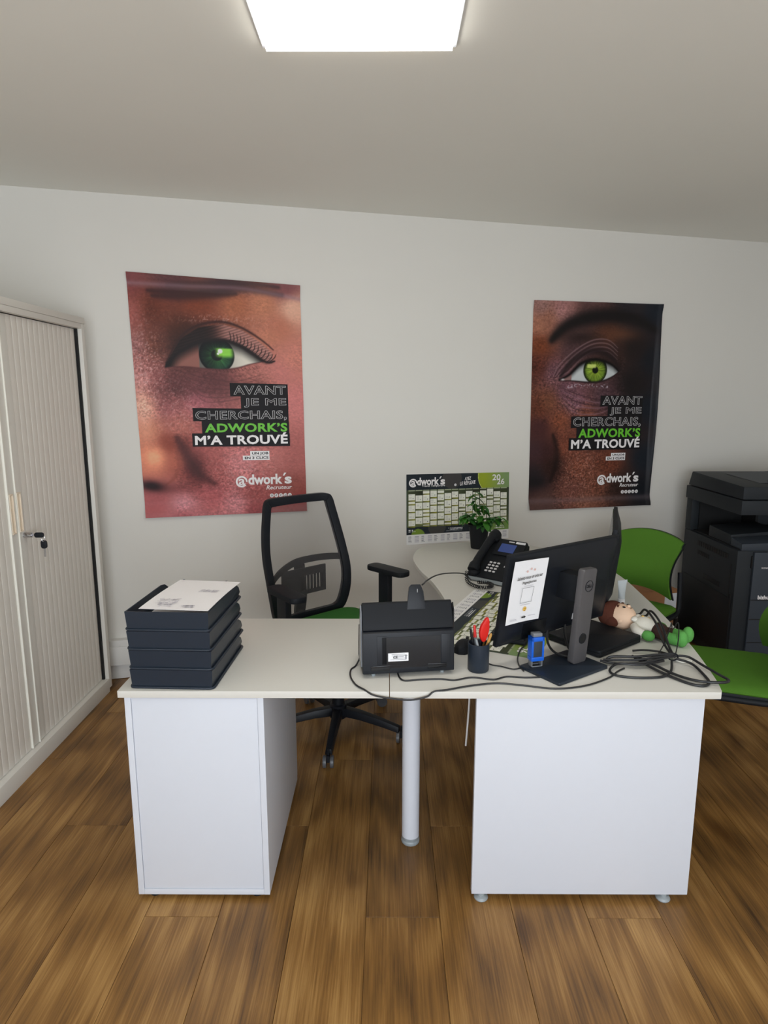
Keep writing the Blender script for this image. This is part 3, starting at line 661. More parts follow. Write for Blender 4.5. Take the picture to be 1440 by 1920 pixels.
def poster(name, label, s0, zc, corners, paint, texts, curl, slant, sat):
    o = printed_sheet(name, paint, .9, 1.3, 300, 432, corners, curl, POSTER_INK, 1.18, sat)
    o.matrix_world = wall_frame(s0, zc)
    tag(o, label, 'poster')
    (ax, ay), (bx, by), (cx, cy), (dx, dy) = corners
    def P(X, Y):
        u, v = X / .9, Y / 1.3
        return ((ax * (1 - u) + bx * u) * (1 - v) + (dx * (1 - u) + cx * u) * v, (ay * (1 - u) + by * u) * (1 - v) + (dy * (1 - u) + cy * u) * v)
    def bx4(x0, y0, x1, y1):
        p, q = P(x0, y1), P(x1, y0); return (p[0], p[1], q[0], q[1])
    z = .0075
    for i, (x0, y0, x1, y1) in enumerate(texts['blocks']):
        a = [P(x0, y0), P(x0, y1), P(x1, y1), P(x1, y0)]
        MB().add([(p[0], p[1], z + .0002 * i) for p in a], [[0, 1, 2, 3]]).build('headline_block', PRINT_BLK, o)
    for body, box, m, out in texts['lines']:
        lettering(o, body, bx4(*box), z + .0018, m, 0.034, outline=.019 if out else 0, space=1.06, turn=slant)
    for body, box in texts['small']:
        x0, y0, x1, y1 = box; a = [P(x0 - .01, y0 - .005), P(x0 - .01, y1 + .005), P(x1 + .006, y1 + .005), P(x1 + .006, y0 - .005)]
        MB().add([(p[0], p[1], z) for p in a], [[0, 1, 2, 3]]).build('strapline_block', PRINT_WHT, o)
        lettering(o, body, bx4(*box), z + .0012, INK, .03)
    b = bx4(*texts['logo']); sb = bx4(*texts['sub'])
    logo(o, b[0], b[1], b[2], b[3], z, 'Recruteur', sb, PRINT_WHT, None)
    x0, yc, x1 = texts['icons']; p = (x1 - x0) / 5
    glyph = ('o', 'f', 'c', 'd', 'in')
    for i in range(5):
        c = P(x0 + p * (i + .5), yc); r = p * .44
        MB().lathe([(r, z - .0004), (r, z)], 18, Matrix.Translation((c[0], c[1], 0)), smooth=False).build('icon', PRINT_WHT, o)
        lettering(o, glyph[i], (c[0] - r * .5, c[1] - r * .5, c[0] + r * .5, c[1] + r * .5), z + .001, INK_G, .01, name='icon_mark')
    return o
t1 = dict(blocks=[(.493, .553, .813, .627), (.549, .625, .813, .697), (.287, .695, .812, .768), (.331, .766, .813, .838), (.276, .835, .815, .909)],
          lines=[('AVANT', (.511, .562, .802, .618), PRINT_OUT, 1), ('JE ME', (.566, .633, .802, .689), PRINT_OUT, 1), ('CHERCHAIS,', (.299, .702, .802, .768), PRINT_OUT, 1),
                 ('ADWORK’S', (.346, .774, .803, .831), PRINT_GRN, 0), ('M’A TROUVÉ', (.289, .829, .803, .901), PRINT_WHT, 0)],
          small=[('UN JOB', (.597, .942, .689, .961)), ('EN 3 CLICS', (.555, .968, .689, .984))],
          logo=(.498, 1.066, .818, 1.150), sub=(.669, 1.139, .818, 1.164), icons=(.686, 1.2, .816))
t2 = dict(blocks=[(.488, .573, .803, .643), (.545, .641, .803, .711), (.283, .704, .803, .778), (.325, .776, .803, .848), (.272, .843, .805, .922)],
          lines=[('AVANT', (.502, .578, .796, .632), PRINT_OUT, 1), ('JE ME', (.560, .648, .796, .702), PRINT_OUT, 1), ('CHERCHAIS,', (.296, .712, .796, .778), PRINT_OUT, 1),
                 ('ADWORK’S', (.338, .784, .797, .842), PRINT_GRN, 0), ('M’A TROUVÉ', (.288, .840, .797, .912), PRINT_WHT, 0)],
          small=[('UN JOB', (.597, .950, .689, .966)), ('EN 3 CLICS', (.560, .972, .689, .988))],
          logo=(.493, 1.074, .808, 1.157), sub=(.665, 1.147, .809, 1.171), icons=(.677, 1.205, .812))
def curl1(u, v): return .003 + .022 * sm(.93, 1.0, v) * (1 - .3 * u) + .014 * sm(.06, 0, v) + .004 * np.sin(v * 9) ** 2
def curl2(u, v): return .003 + .020 * sm(.94, 1.0, v) + .010 * sm(.05, 0, v) + .022 * sm(.955, 1.0, u) * (.4 + np.sin(v * 3) ** 2)
poster('poster', 'large poster of a reddish-brown face with dark green eye, left of the chair', -.958, 1.575,
       [(-.452, .653), (.452, .622), (.464, -.648), (-.432, -.647)], eye_one, t1, curl1, 0.0, .80)
poster('poster', 'large darker poster of a brown face with a yellow-green eye, hung beside the copier', 1.388, 1.522,
       [(-.460, .651), (.459, .658), (.460, -.658), (-.440, -.655)], eye_two, t2, curl2, 0.0, .88)

def paint_calendar(X, Y):
    C = np.zeros(X.shape + (3,)) + np.array([232, 232, 236.])
    W, H = .69, .437
    dark = np.array([34, 40, 46.])
    g = vnoise(X * 9, Y * 9, 31)[..., None]
    top = (Y < .376)
    back = np.array([58, 64, 44.]) * (1 - sm(.10, .3, Y))[..., None] + np.array([88, 96, 60.]) * sm(.10, .3, Y)[..., None]
    back = back * (.7 + .5 * g); back = np.where((X < .008)[..., None] | (X > .682)[..., None], np.array([64, 74, 62.]), back)
    C = np.where(top[..., None], back, C)
    C = np.where((Y < .098)[..., None], dark, C)
    C = np.where(((Y < .098) & (np.hypot(X - .30, Y - .03) < .065))[..., None], np.array([62, 60, 60.]), C)
    gp = (Y < .098) & (np.hypot(X - .60, Y - .02) < .125)
    C = np.where(gp[..., None], np.array([142, 156, 44.]) * (1 - sm(.5, .68, X))[..., None] + np.array([120, 144, 96.]) * sm(.5, .68, X)[..., None], C)
    C = np.where(((Y < .098) & (np.abs(np.hypot(X - .60, Y - .02) - .1235) < .0016))[..., None], np.array([196, 208, 110.]), C)
    C = np.where(((Y < .098) & (X > .60) & ~gp)[..., None], np.array([122, 146, 98.]), C)
    C = np.where(((Y > .328) & (Y < .376))[..., None], dark + 6, C)
    C = np.where(((Y > .328) & (Y < .376) & (np.hypot(X - .075, Y - .385) < .045))[..., None], np.array([112, 138, 52.]), C)
    C = np.where(((Y > .318) & (Y < .376) & (np.hypot(X - .65, Y - .40) < .095))[..., None], np.array([116, 146, 80.]), C)
    C = np.where(((Y > .328) & (Y < .376) & (np.hypot(X - .2, Y - .33) < .06))[..., None], np.array([66, 66, 64.]), C)
    rs = np.random.RandomState(4); p = (.680 - .013) / 14
    for c in range(14):
        x0 = .013 + p * c; x1 = x0 + p - .005
        inx = (X > x0) & (X < x1)
        C = np.where((inx & (Y > .098) & (Y < .103))[..., None], np.array([150, 158, 130.]), C)
        y = .106 + rs.choice([0, .008, .016, .024]); olive = np.array([[122, 122, 44.], [110, 116, 72.], [134, 134, 60.]][c % 3 if c < 9 else 1])
        while y < .318:
            hgt = rs.choice([.038, .038, .038, .014]); y1 = min(y + hgt, .322)
            C = np.where((inx & (Y > y1) & (Y < y1 + .008))[..., None], olive * (.75 + .5 * (X - x0) / p)[..., None], C)
            C = np.where((inx & (Y > y) & (Y < y1))[..., None], np.array([222, 222, 210.]), C)
            if y1 - y > .03:
                C = np.where((np.hypot(X - x0 - .030, Y - y1 + .012) < .0028)[..., None], np.array([70, 72, 76.]), C)
                for k in range(4): C = np.where(((X > x0 + .005) & (X < x0 + .022) & (np.abs(Y - y - .006 - .007 * k) < .0009))[..., None], np.array([176, 178, 172.]), C)
            y = y1 + .009
    for c in range(16):
        x0 = .012 + .0425 * c
        for k in range(6):
            yy = .388 + .0068 * k; wd = (.012 + .012 * rs.rand()) if c % 2 == 0 else .027
            C = np.where(((X > x0) & (X < x0 + wd) & (np.abs(Y - yy) < .0014))[..., None], np.array([118, 120, 128.]) if c % 2 == 0 else np.array([158, 156, 170.]), C)
    for k, (xa, xb) in enumerate(((.272, .372), (.282, .372), (.262, .372))):
        C = np.where(((X > xa) & (X < xb) & (np.abs(Y - .346 - .0085 * k) < .002))[..., None] & (vnoise(X * 400, Y * 0 + k, 5) > .3)[..., None], np.array([214, 216, 218.]) if k < 2 else np.array([120, 124, 128.]), C)
    for xa, xb, ya in ((.013, .042, .347), (.013, .058, .356), (.60, .655, .349), (.59, .66, .362)):
        C = np.where(((X > xa) & (X < xb) & (np.abs(Y - ya) < .0026))[..., None] & (vnoise(X * 300, Y * 0 + 9, 6) > .25)[..., None], np.array([226, 230, 222.]), C)
    return C
def calendar_letters(o):
    B = lambda x0, y0, x1, y1: (x0 - .345, .2185 - y1, x1 - .345, .2185 - y0)
    b = B(.020, .018, .254, .083)
    logo(o, b[0], b[1], b[2], b[3], .0040, 'Travail Temporaire', B(.103, .069, .254, .083), PRINT_WHT, None)
    lettering(o, 'AYEZ', B(.384, .026, .428, .046), .0040, PRINT_WHT, .02, shear=.2, turn=R(4))
    lettering(o, 'LE RÉFLEXE', B(.352, .047, .458, .075), .0040, PRINT_WHT, .02, shear=.2, turn=R(5))
    lettering(o, '20', B(.572, .016, .628, .054), .0040, PRINT_WHT, .02)
    lettering(o, '26', B(.604, .044, .655, .081), .0043, PRINT_WHT, .02)
    MB().lathe([(.008, .0034), (.008, .0040)], 16, Matrix.Translation((.323 - .345, .2185 - .074, 0)), False).build('round_mark', PRINT_OUT, o)
calw = printed_sheet('wall_calendar', paint_calendar, .69, .437, 330, 210, [(-.342, .2185), (.342, .2135), (.352, -.2165), (-.338, -.2225)], lambda u, v: .003 + 0 * u, CAL_INK, 1.2)
calw.matrix_world = wall_frame(.462, .904)
tag(calw, 'landscape year planner with rows of white date boxes pinned on the wall above the desk', 'calendar')
calendar_letters(calw)

# ------------------------------------------------------------------ desk
ZT = 0.72
desk = thing('desk', 'large white desk with a curved work surface and a solid front panel on grey feet', 'desk', (0, 0, 0))
outline = [(.0085, 1.79), (.994, 1.79)] + [tuple(p[:2]) for p in smoothpath([(1.0, 1.80, 0), (1.026, 1.895, 0), (1.072, 2.135, 0), (1.103, 2.378, 0), (1.122, 2.571, 0), (1.138, 2.80, 0), (1.148, 3.02, 0), (1.125, 3.26, 0), (1.04, 3.50, 0), (.90, 3.68, 0), (.76, 3.775, 0), (.55, 3.815, 0), (.36, 3.785, 0), (.245, 3.725, 0), (.178, 3.62, 0), (.146, 3.48, 0), (.143, 3.35, 0), (.170, 3.15, 0), (.214, 2.96, 0), (.244, 2.75, 0), (.250, 2.63, 0), (.225, 2.52, 0), (.16, 2.45, 0), (.08, 2.433, 0)], 5)] + [(.0085, 2.433)]
MB().prism(outline, ZT - .022, ZT).build('desktop', WHITE, desk, bevel=.0015)
MB().box2((.270, 1.808, .022), (.957, 1.830, ZT - .022)).build('front_panel', WHITE_COOL_CAST, desk, bevel=.001)
def foot(x, y, par, h=.022, m=ALU):
    MB().lathe([(.021, 0), (.023, .004), (.020, .010), (.011, .014), (.011, h)], 20, Matrix.Translation((x, y, 0))).build('foot', m, par)
foot(.302, 1.819, desk); foot(.885, 1.819, desk)
MB().cyl((.085, 2.085, .028), (.085, 2.085, ZT - .022), .031, 28).build('leg', WHITE_COOL_CAST, desk)
MB().lathe([(.030, 0), (.033, .004), (.033, .012), (.0305, .016), (.0315, .018), (.0315, .028)], 28, Matrix.Translation((.085, 2.085, 0))).build('foot', ALU, desk)
MB().cyl((.64, 3.35, .028), (.64, 3.35, ZT - .022), .031, 28).build('leg', WHITE_COOL_CAST, desk)
MB().lathe([(.030, 0), (.033, .004), (.033, .012), (.0315, .018), (.0315, .028)], 28, Matrix.Translation((.64, 3.35, 0))).build('foot', ALU, desk)
ret = thing('desk_return', 'rectangular white side top joining the desk, carrying the letter trays', 'desk', (0, 0, 0))
MB().box2((-.806, 1.79, ZT - .022), (.0065, 2.433, ZT)).build('desktop', WHITE, ret, bevel=.0015)
ped = thing('pedestal_cabinet', 'white pedestal cabinet with an inset back panel, standing under the desk side top', 'cabinet', (-.584, 1.808, 0))
pw, pd, z0, z1 = .421, .632, .016, ZT - .0225
b = MB(); t = .019
b.box2((-pw / 2, 0, z0), (-pw / 2 + t, pd, z1)); b.box2((pw / 2 - t, 0, z0), (pw / 2, pd, z1))
b.box2((-pw / 2 + t, 0, z0), (pw / 2 - t, pd, z0 + t)); b.box2((-pw / 2 + t, 0, z1 - .012), (pw / 2 - t, pd, z1))
b.build('carcass', WHITE_COOL_CAST, ped, bevel=.0012)
MB().box2((-pw / 2 + t + .001, .003, z0 + t + .001), (pw / 2 - t - .001, .011, z1 - .013)).build('back_panel', WHITE_COOL_CAST, ped, bevel=.001)
for k in range(3):
    a = z0 + t + .003 + k * .215
    dr = MB().box2((-pw / 2 + .002, pd, a - .012), (pw / 2 - .002, pd + .018, a + .198)).build('drawer', WHITE_COOL_CAST, ped, bevel=.001)
    MB().box2((-.06, pd + .018, a + .15), (.06, pd + .034, a + .16)).build('handle', ALU, dr, bevel=.002)
for x in (-.165, .165):
    for y in (.03, pd - .04): MB().lathe([(.018, 0), (.018, .008), (.012, z0)], 16, Matrix.Translation((x, y, 0))).build('foot', BLACK_M, ped)

# ------------------------------------------------------------------ letter trays and papers
TW, TD, TH = .258, .345, .0605
tray_protos = []
def make_tray():
    t = thing('letter_tray', 'x', 'letter tray')
    w = .0022
    b = MB()
    b.prism(rrect(TW - .012, TD - .012, .012), .004, .0062)
    b.build('base_plate', NAVY, t)
    # sides: high at the near (closed) end, rounded down at the far open end
    prof = [(-TD / 2 + .004, .0062), (-TD / 2, TH), (TD / 2 - .075, TH), (TD / 2 - .042, TH - .006), (TD / 2 - .018, TH - .020), (TD / 2 - .006, TH - .040), (TD / 2 - .008, .018), (TD / 2 - .02, .0062)]
    for s in (-1, 1):
        m = MB(); x0 = s * (TW / 2 - .008); x1 = s * (TW / 2 - .004)
        n = len(prof)
        m.add([(x0 - s * w + (0 if z < .01 else s * .003), y, z) for y, z in prof] + [(x1 - s * 0 + (-s * .003 if z < .01 else 0), y, z) for y, z in prof],
              [list(range(n)), list(range(n, 2 * n))[::-1]] + [[i, i + n, (i + 1) % n + n, (i + 1) % n] for i in range(n)])
        m.build('side_wall', NAVY, t, fix=True, bevel=.0006, seg=1)
    MB().add([(-TW / 2 + .008, -TD / 2 + .004, .005), (TW / 2 - .008, -TD / 2 + .004, .005), (TW / 2 - .004, -TD / 2, TH), (-TW / 2 + .004, -TD / 2, TH),
              (-TW / 2 + .008, -TD / 2 + .007, .005), (TW / 2 - .008, -TD / 2 + .007, .005), (TW / 2 - .004, -TD / 2 + .003, TH), (-TW / 2 + .004, -TD / 2 + .003, TH)],
             [[0, 1, 2, 3], [5, 4, 7, 6], [3, 2, 6, 7], [1, 0, 4, 5], [0, 3, 7, 4], [2, 1, 5, 6]]).build('front_wall', NAVY, t)
    # rolled foot rim round the base
    rim = [(p[0], p[1], .004) for p in rrect(TW - .004, TD - .004, .014)]
    MB().tube(rim, .004, 8, True).build('rim', NAVY, t)
    return t
tl = ['dark blue letter tray at the bottom of the stack, standing on the desk', 'dark blue letter tray second from the bottom of the stack', 'dark blue letter tray third from the bottom of the stack', 'dark blue letter tray topmost of the stack, holding white papers']
tp = make_tray()
for k in range(4):
    t = tp if k == 0 else copy_tree(tp)
    put(t, (-.640 + .002 * (k == 1), 1.975 - .002 * k, ZT + k * (TH + .0005)), R(-2.4 + (.3, -.2, .2, -.1)[k])); t['label'] = tl[k]; t['group'] = 'letter trays stacked on the desk'
zt = ZT + 3 * (TH + .0005)
def sheet(name, label, loc, rz, sag, m, w=.21, h=.297):
    P = [[(-w / 2 + w * i / 6, -h / 2 + h * j / 10, sag(i / 6, j / 10)) for i in range(7)] for j in range(11)]
    o = MB().grid(P, (0, 0, -.0008)).build(name, m, None, fix=True); put(o, loc, rz); tag(o, label, 'paper'); return o
for k in range(3):
    sheet('paper_sheet', ('lowest white sheet lying flat in the top letter tray', 'middle white sheet in the top letter tray', 'white sheet under the stamped page in the top letter tray')[k], (-.638, 1.985, zt + .009 + k * .0015), R(-2.5), lambda u, v: 0, PAPER_W)
pg = sheet('paper_sheet', 'punched white page with faint violet handwriting resting on the top letter tray', (-.615, 1.955, zt + .0655), R(-5.5), lambda u, v: .004 * math.sin(v * 3.1) + .006 * max(0, v - .75) * (1 - u), PAPER_W, .212, .30)
rr = random.Random(3)
def scrawl(par, cx, cy, w, h, n, z, m):
    b = MB()
    for i in range(n):
        x, y = cx + rr.uniform(-w, w), cy + rr.uniform(-h, h); a = rr.uniform(.15, .6)
        l = rr.uniform(.004, .014)
        b.add([(x, y, z), (x + l * math.cos(a), y + l * math.sin(a), z), (x + l * math.cos(a) - .0012, y + l * math.sin(a) + .0018, z), (x - .0012, y + .0018, z)], [[0, 1, 2, 3]])
    b.build('handwriting', m, par)
scrawl(pg, -.045, -.10, .03, .03, 60, .0062, INK_V); scrawl(pg, .04, .02, .03, .012, 34, .0066, INK_V); scrawl(pg, .03, -.13, .02, .006, 20, .0056, INK_V)
for x in (-.086, .062): MB().lathe([(.004, 0), (.004, .0006)], 12, Matrix.Translation((x, .135, .0075 if x < 0 else .0065)), False).build('punch_hole', INK_G, pg)

# ------------------------------------------------------------------ desk pad (same planner as on the wall), mouse, keyboard
pad = calw.copy(); COL.objects.link(pad)
px, py = Vector((-.435, -.900, 0)).normalized(), Vector((.900, -.435, 0)).normalized()
BR = Vector((.108, 2.217, 0)); cen = BR - px * .345 + py * .2185
pad.matrix_world = frame4(px, py, (0, 0, 1), (cen.x, cen.y, ZT - .0025))
pad.name = 'desk_calendar_pad'; tag(pad, 'year planner used as a desk mat under the keyboard and monitor', 'desk mat')
for c in list(calw.children): copy_tree(c, pad)
calendar_letters(pad)
kb = thing('keyboard', 'black keyboard lying on the planner mat behind the large monitor', 'keyboard', (.520, 2.372, ZT + .0035), (0, 0, math.atan2(.90, .435)))
MB().prism(rrect(.44, .14, .008), 0, .012).build('case', BLACK_M, kb, bevel=.002)
key0 = None
for r_ in range(6):
    for c_ in range(20):
        if key0 is None:
            key0 = MB().add([(-.0088, -.0088, 0), (.0088, -.0088, 0), (.0088, .0088, 0), (-.0088, .0088, 0), (-.007, -.006, .006), (.007, -.006, .006), (.007, .008, .006), (-.007, .008, .006)], [[4, 5, 6, 7], [0, 1, 5, 4], [1, 2, 6, 5], [2, 3, 7, 6], [3, 0, 4, 7]]).build('key', BLACK, kb); k = key0
        else: k = key0.copy(); COL.objects.link(k); k.parent = kb
        k.location = (-.205 + .0205 * c_ + (.006 if 14 < c_ else 0) * 0, -.053 + .0212 * r_, .012)
ms = thing('computer_mouse', 'black computer mouse on the desk between the scanner and the pen pot', 'mouse', (.268, 2.115, ZT), (0, 0, R(62)))
P = []
for i in range(15):
    u = i / 14; xx = -.052 + .104 * u; wd = .031 * (1 - abs(2 * u - 1) ** 3.2) ** .5 * (1 - .1 * u); hh = .036 * (math.sin(math.pi * min(1, .12 + .88 * u)) ** .7 if u < .99 else 0) + .004
    P.append([(xx, wd * math.cos(math.pi * j / 12), max(.001, hh * math.sin(math.pi * j / 12) ** .7)) for j in range(13)])
MB().grid(P).build('shell', BLACK_M, ms, fix=True)
MB().cyl((.03, -.004, .030), (.03, .004, .030), .009, 14).build('scroll_wheel', BLACK_G, ms)

# ------------------------------------------------------------------ scanner
sc = thing('document_scanner', 'black desktop document scanner with a white rating label on its back', 'scanner', (.066, 1.918, ZT), (0, 0, R(7.5)))
# profile in (depth y, z); back faces the camera
W2 = .145
body = [(-.004, .008), (-.022, .014), (-.022, .030), (-.012, .142), (.006, .150), (.13, .125), (.150, .06), (.155, .008)]
def sideprism(mb, prof, x0, x1):
    n = len(prof); return mb.add([(x0, y, z) for y, z in prof] + [(x1, y, z) for y, z in prof], [list(range(n)), list(range(n, 2 * n))[::-1]] + [[i, i + n, (i + 1) % n + n, (i + 1) % n] for i in range(n)])
sideprism(MB(), body, -W2, W2).build('body', BLACK, sc, bevel=.003)
upper = [(-.006, .150), (.000, .170), (.026, .226), (.034, .229), (.075, .205), (.115, .150), (.09, .135)]
sideprism(MB(), upper, -W2 + .002, W2 - .002).build('top_cover', BLACK_M, sc, bevel=.003)
pan = MB(); M4 = frame4((1, 0, 0), (0, .094, .9956), (0, -.9956, .094), (0, -.0215, .03))
pan.box((.008, .050, .001), (.185, .098, .003), M4).build('back_recess_panel', BLACK_G, sc)
lab = MB().box((-.034, .036, .0034), (.064, .026, .001), M4).build('rating_label', PAPER, sc)
tx = MB()
for i in range(5): tx.box((-.034 + .004 * (i % 2), .028 + .0042 * i, .0041), (.05 - .008 * (i % 3), .0012, .0002), M4)
tx.box((-.010, .036, .0041), (.004, .014, .0002), M4); tx.build('label_print', INK_G, sc)
lettering(sc, 'CE', (-.050, .032, -.036, .040), .0042, INK, .03, name='label_print', M=M4)
MB().box((-.085, .058, .0005), (.030, .09, .004), M4).build('left_pillar_panel', BLACK, sc, bevel=.001)
MB().box((.118, .058, .0005), (.030, .09, .004), M4).build('right_pillar_panel', BLACK, sc, bevel=.001)
for s in (-1, 1):
    sideprism(MB(), [(.0, .03), (.010, .20), (.028, .222), (.045, .205), (.055, .03)], s * W2, s * (W2 + .004)).build('side_cheek', CLEAR_GREY if s < 0 else BLACK_G, sc)
for x in (-.11, .11):
    for y in (.0, .135): MB().cyl((x, y, 0), (x, y, .010), .007, 12).build('rubber_foot', ALU, sc)
for x in (-.09, .09): MB().box2((x - .03, -.024, .024), (x + .03, -.018, .040)).build('hinge', BLACK_G, sc, bevel=.001)
sp = [(-.030, 0), (.030, 0), (.026, .055), (.017, .078), (-.012, .078), (-.020, .070)]
MB().prism(sp, -.004, .004, frame4((1, 0, 0), (0, .30, .954), (0, -.954, .30), (.028, .020, .205))).build('paper_support', BLACK, sc, bevel=.002)
MB().box((.034, .034, .253), (.0012, .004, .028), Matrix.Rotation(0, 4, 'X')).build('support_slot', PAPER, sc)

# ------------------------------------------------------------------ pen pot
pp = thing('pen_pot', 'round black pen pot on the desk beside the scanner', 'pen holder', (.293, 1.949, ZT))
MB().lathe([(.031, 0), (.034, .004), (.0345, .092), (.0325, .093), (.031, .088), (.030, .008), (.002, .006)], 32).build('pot', NAVY, pp, fix=True)
def stick(name, label, cat, a, b, r, m, tip=None, cap=None, capm=None):
    t = thing(name, label, cat, (pp.location.x + a[0], pp.location.y + a[1], ZT + a[2]))
    d = Vector(b) - Vector(a)
    MB().cyl((0, 0, 0), d * (.72 if cap else .96), r, 12).build('barrel', m, t)
    if cap: MB().cyl(d * .70, d, r * 1.15, 12, r2=r * .8).build('cap', capm, t)
    else: MB().cyl(d * .96, d, r, 10, r2=r * .35).build('tip', tip or m, t)
    return t
stick('pen', 'black ballpoint pen leaning left in the black pen pot', 'pen', (-.006, .0, .012), (-.027, .004, .138), .0045, BLACK, cap=True, capm=BLACK_G)
stick('pen', 'pen with a red cap standing in the black pen pot', 'pen', (-.004, .012, .012), (-.012, .022, .142), .0048, CLEAR_GREY, cap=True, capm=RED)
stick('pen', 'clear grey ballpoint pen leaning in the black pen pot', 'pen', (.012, -.012, .012), (-.012, -.023, .112), .0040, CLEAR_GREY, cap=True, capm=ALU)
stick('pencil', 'yellow-brown pencil leaning right in the black pen pot', 'pencil', (.004, .0, .012), (.040, .004, .122), .0045, PENCIL, PENCIL)
stick('pen', 'dark red pen beside the pencil in the black pen pot', 'pen', (.008, .010, .012), (.022, .016, .108), .0042, mat('dark_red', (110, 24, 34), .4), cap=True, capm=BLACK)
sz = thing('scissors', 'red-handled scissors standing blades down in the black pen pot', 'scissors', (pp.location.x + .008, pp.location.y + .006, ZT + .012), (0, R(5), R(20)))
MB().add([(-.006, -.001, .0), (.006, -.001, .0), (.008, -.001, .085), (-.008, -.001, .085), (-.006, .001, 0), (.006, .001, 0), (.008, .001, .085), (-.008, .001, .085)], [[0, 1, 2, 3], [5, 4, 7, 6], [1, 5, 6, 2], [4, 0, 3, 7], [0, 4, 5, 1]]).build('blade', CHROME, sz)
hp = [(-.004, .08), (-.014, .095), (-.017, .115), (-.013, .135), (.001, .158), (.008, .162), (.013, .150), (.016, .125), (.013, .10), (.006, .082)]
MB().prism([(a, b) for a, b in hp], -.006, .006, frame4((1, 0, 0), (0, 0, 1), (0, -1, 0), (0, 0, 0))).build('handle', RED, sz, bevel=.003)

# ------------------------------------------------------------------ monitors
M1 = (.570, 2.130)
def monitor(label, loc, ang, base_off, sheetless=True, tilt=9, zbot=.795, logo_text='DELL'):
    m = thing('monitor', label, 'monitor', loc, (0, 0, ang))
    PWd, PH = .546, .318
    Mt = Matrix.Translation((0, 0, zbot - ZT)) @ Matrix.Rotation(R(tilt), 4, 'X')
    # panel frame: local y+ is the screen side, back is y-
    pan = MB().box((0, 0, PH / 2), (PWd, .016, PH), Mt).build('panel', BLACK_M, m, bevel=.003)
    bk = MB()
    prof = rrect(PWd - .012, PH - .012, .02, 4, 0, PH / 2); inn = rrect(PWd - .11, PH - .10, .03, 4, 0, PH / 2 - .005)
    n = len(prof)
    bk.add([(p[0], -.008, p[1]) for p in prof] + [(p[0], -.030, p[1]) for p in inn], [[i, (i + 1) % n, (i + 1) % n + n, i + n] for i in range(n)] + [[i + n for i in range(n)]], True, Mt)
    bk.build('back_shell', BLACK, m, fix=True)
    MB().box((0, .009, PH / 2 + .004), (PWd - .016, .003, PH - .028), Mt).build('screen', BLACK_G, m)
    bx, by, br = base_off
    Mb = Matrix.Translation((bx, by, 0)) @ Matrix.Rotation(br, 4, 'Z')
    MB().prism(rrect(.235, .165, .006), 0, .010, Mb, ch=.0).build('stand_base', NAVY, m, bevel=.002)
    return m, Mt, Mb
ang1 = math.atan2(.57, .82)
m1, Mt1, Mb1 = monitor('large black monitor seen from behind with a taped notice, on a grey stand', (M1[0], M1[1], ZT + .0005), ang1, (-.096, -.140, 0), zbot=.787)
def loc1(p):                                     # world -> monitor-local
    q = Vector(p) - Vector((M1[0], M1[1], ZT)); c, s = math.cos(ang1), math.sin(ang1); return Vector((q.x * c + q.y * s, -q.x * s + q.y * c, q.z))
pc = loc1((.620, 1.99, ZT)); pt = loc1((.640, 1.985, ZT + .318))
Zp = (pt - pc).normalized(); Xp = Vector((1, 0, 0)); Xp = (Xp - Zp * Xp.dot(Zp)).normalized(); Yp = Zp.cross(Xp)
Mp = frame4(Xp, Yp, Zp, pc + Vector((0, 0, .010)))
pil = MB(); n0 = rrect(.066, .318, .010, 4, 0, .159)
pil.prism(n0, -.012, .012, Mp @ frame4((1, 0, 0), (0, 0, 1), (0, -1, 0), (0, 0, 0)))
pil.build('stand_pillar', GREY_STAND, m1, bevel=.003)
Mf = Mp @ frame4((1, 0, 0), (0, 0, 1), (0, -1, 0), (0, -.0125, 0))      # front of the pillar: x right, y up, z towards the camera
MB().tube([(Mf @ Vector((.018 * math.cos(a), .262 + .018 * math.sin(a), .0004))) for a in [i * math.pi / 16 for i in range(32)]], .0011, 6, True).build('emblem_ring', BLACK, m1)
lettering(m1, 'DELL', (-.013, .257, .013, .267), .0008, BLACK, .03, name='emblem_lettering', M=Mf)
MB().lathe([(.0165, -.002), (.0165, .0008)], 24, Mf @ Matrix.Translation((0, .085, 0)), False).build('cable_hole', VOID, m1)
MB().tube([(Mf @ Vector((.0165 * math.cos(a), .085 + .0165 * math.sin(a), .0006))) for a in [i * math.pi / 16 for i in range(32)]], .0014, 6, True).build('hole_rim', BLACK, m1)
# bracket from pillar to panel
pa = Mp @ Vector((0, .01, .27)); pb = Mt1 @ Vector((0, -.03, .17))
MB().box2((pa.x - .022, pa.y, pa.z - .07), (pa.x + .03, pb.y + .012, pa.z + .02)).build('mount', BLACK_M, m1, bevel=.004)
MB().box((-.13, -.0305, .05), (.11, .003, .055), Mt1).build('port_cover', BLACK_G, m1)
MB().box((.065, -.0315, .055), (.012, .002, .022), Mt1).build('sticker', PAPER, m1)
MB().box((.092, -.0315, .058), (.022, .001, .012), Mt1).build('sticker_print', LOGO_BLUE, m1)
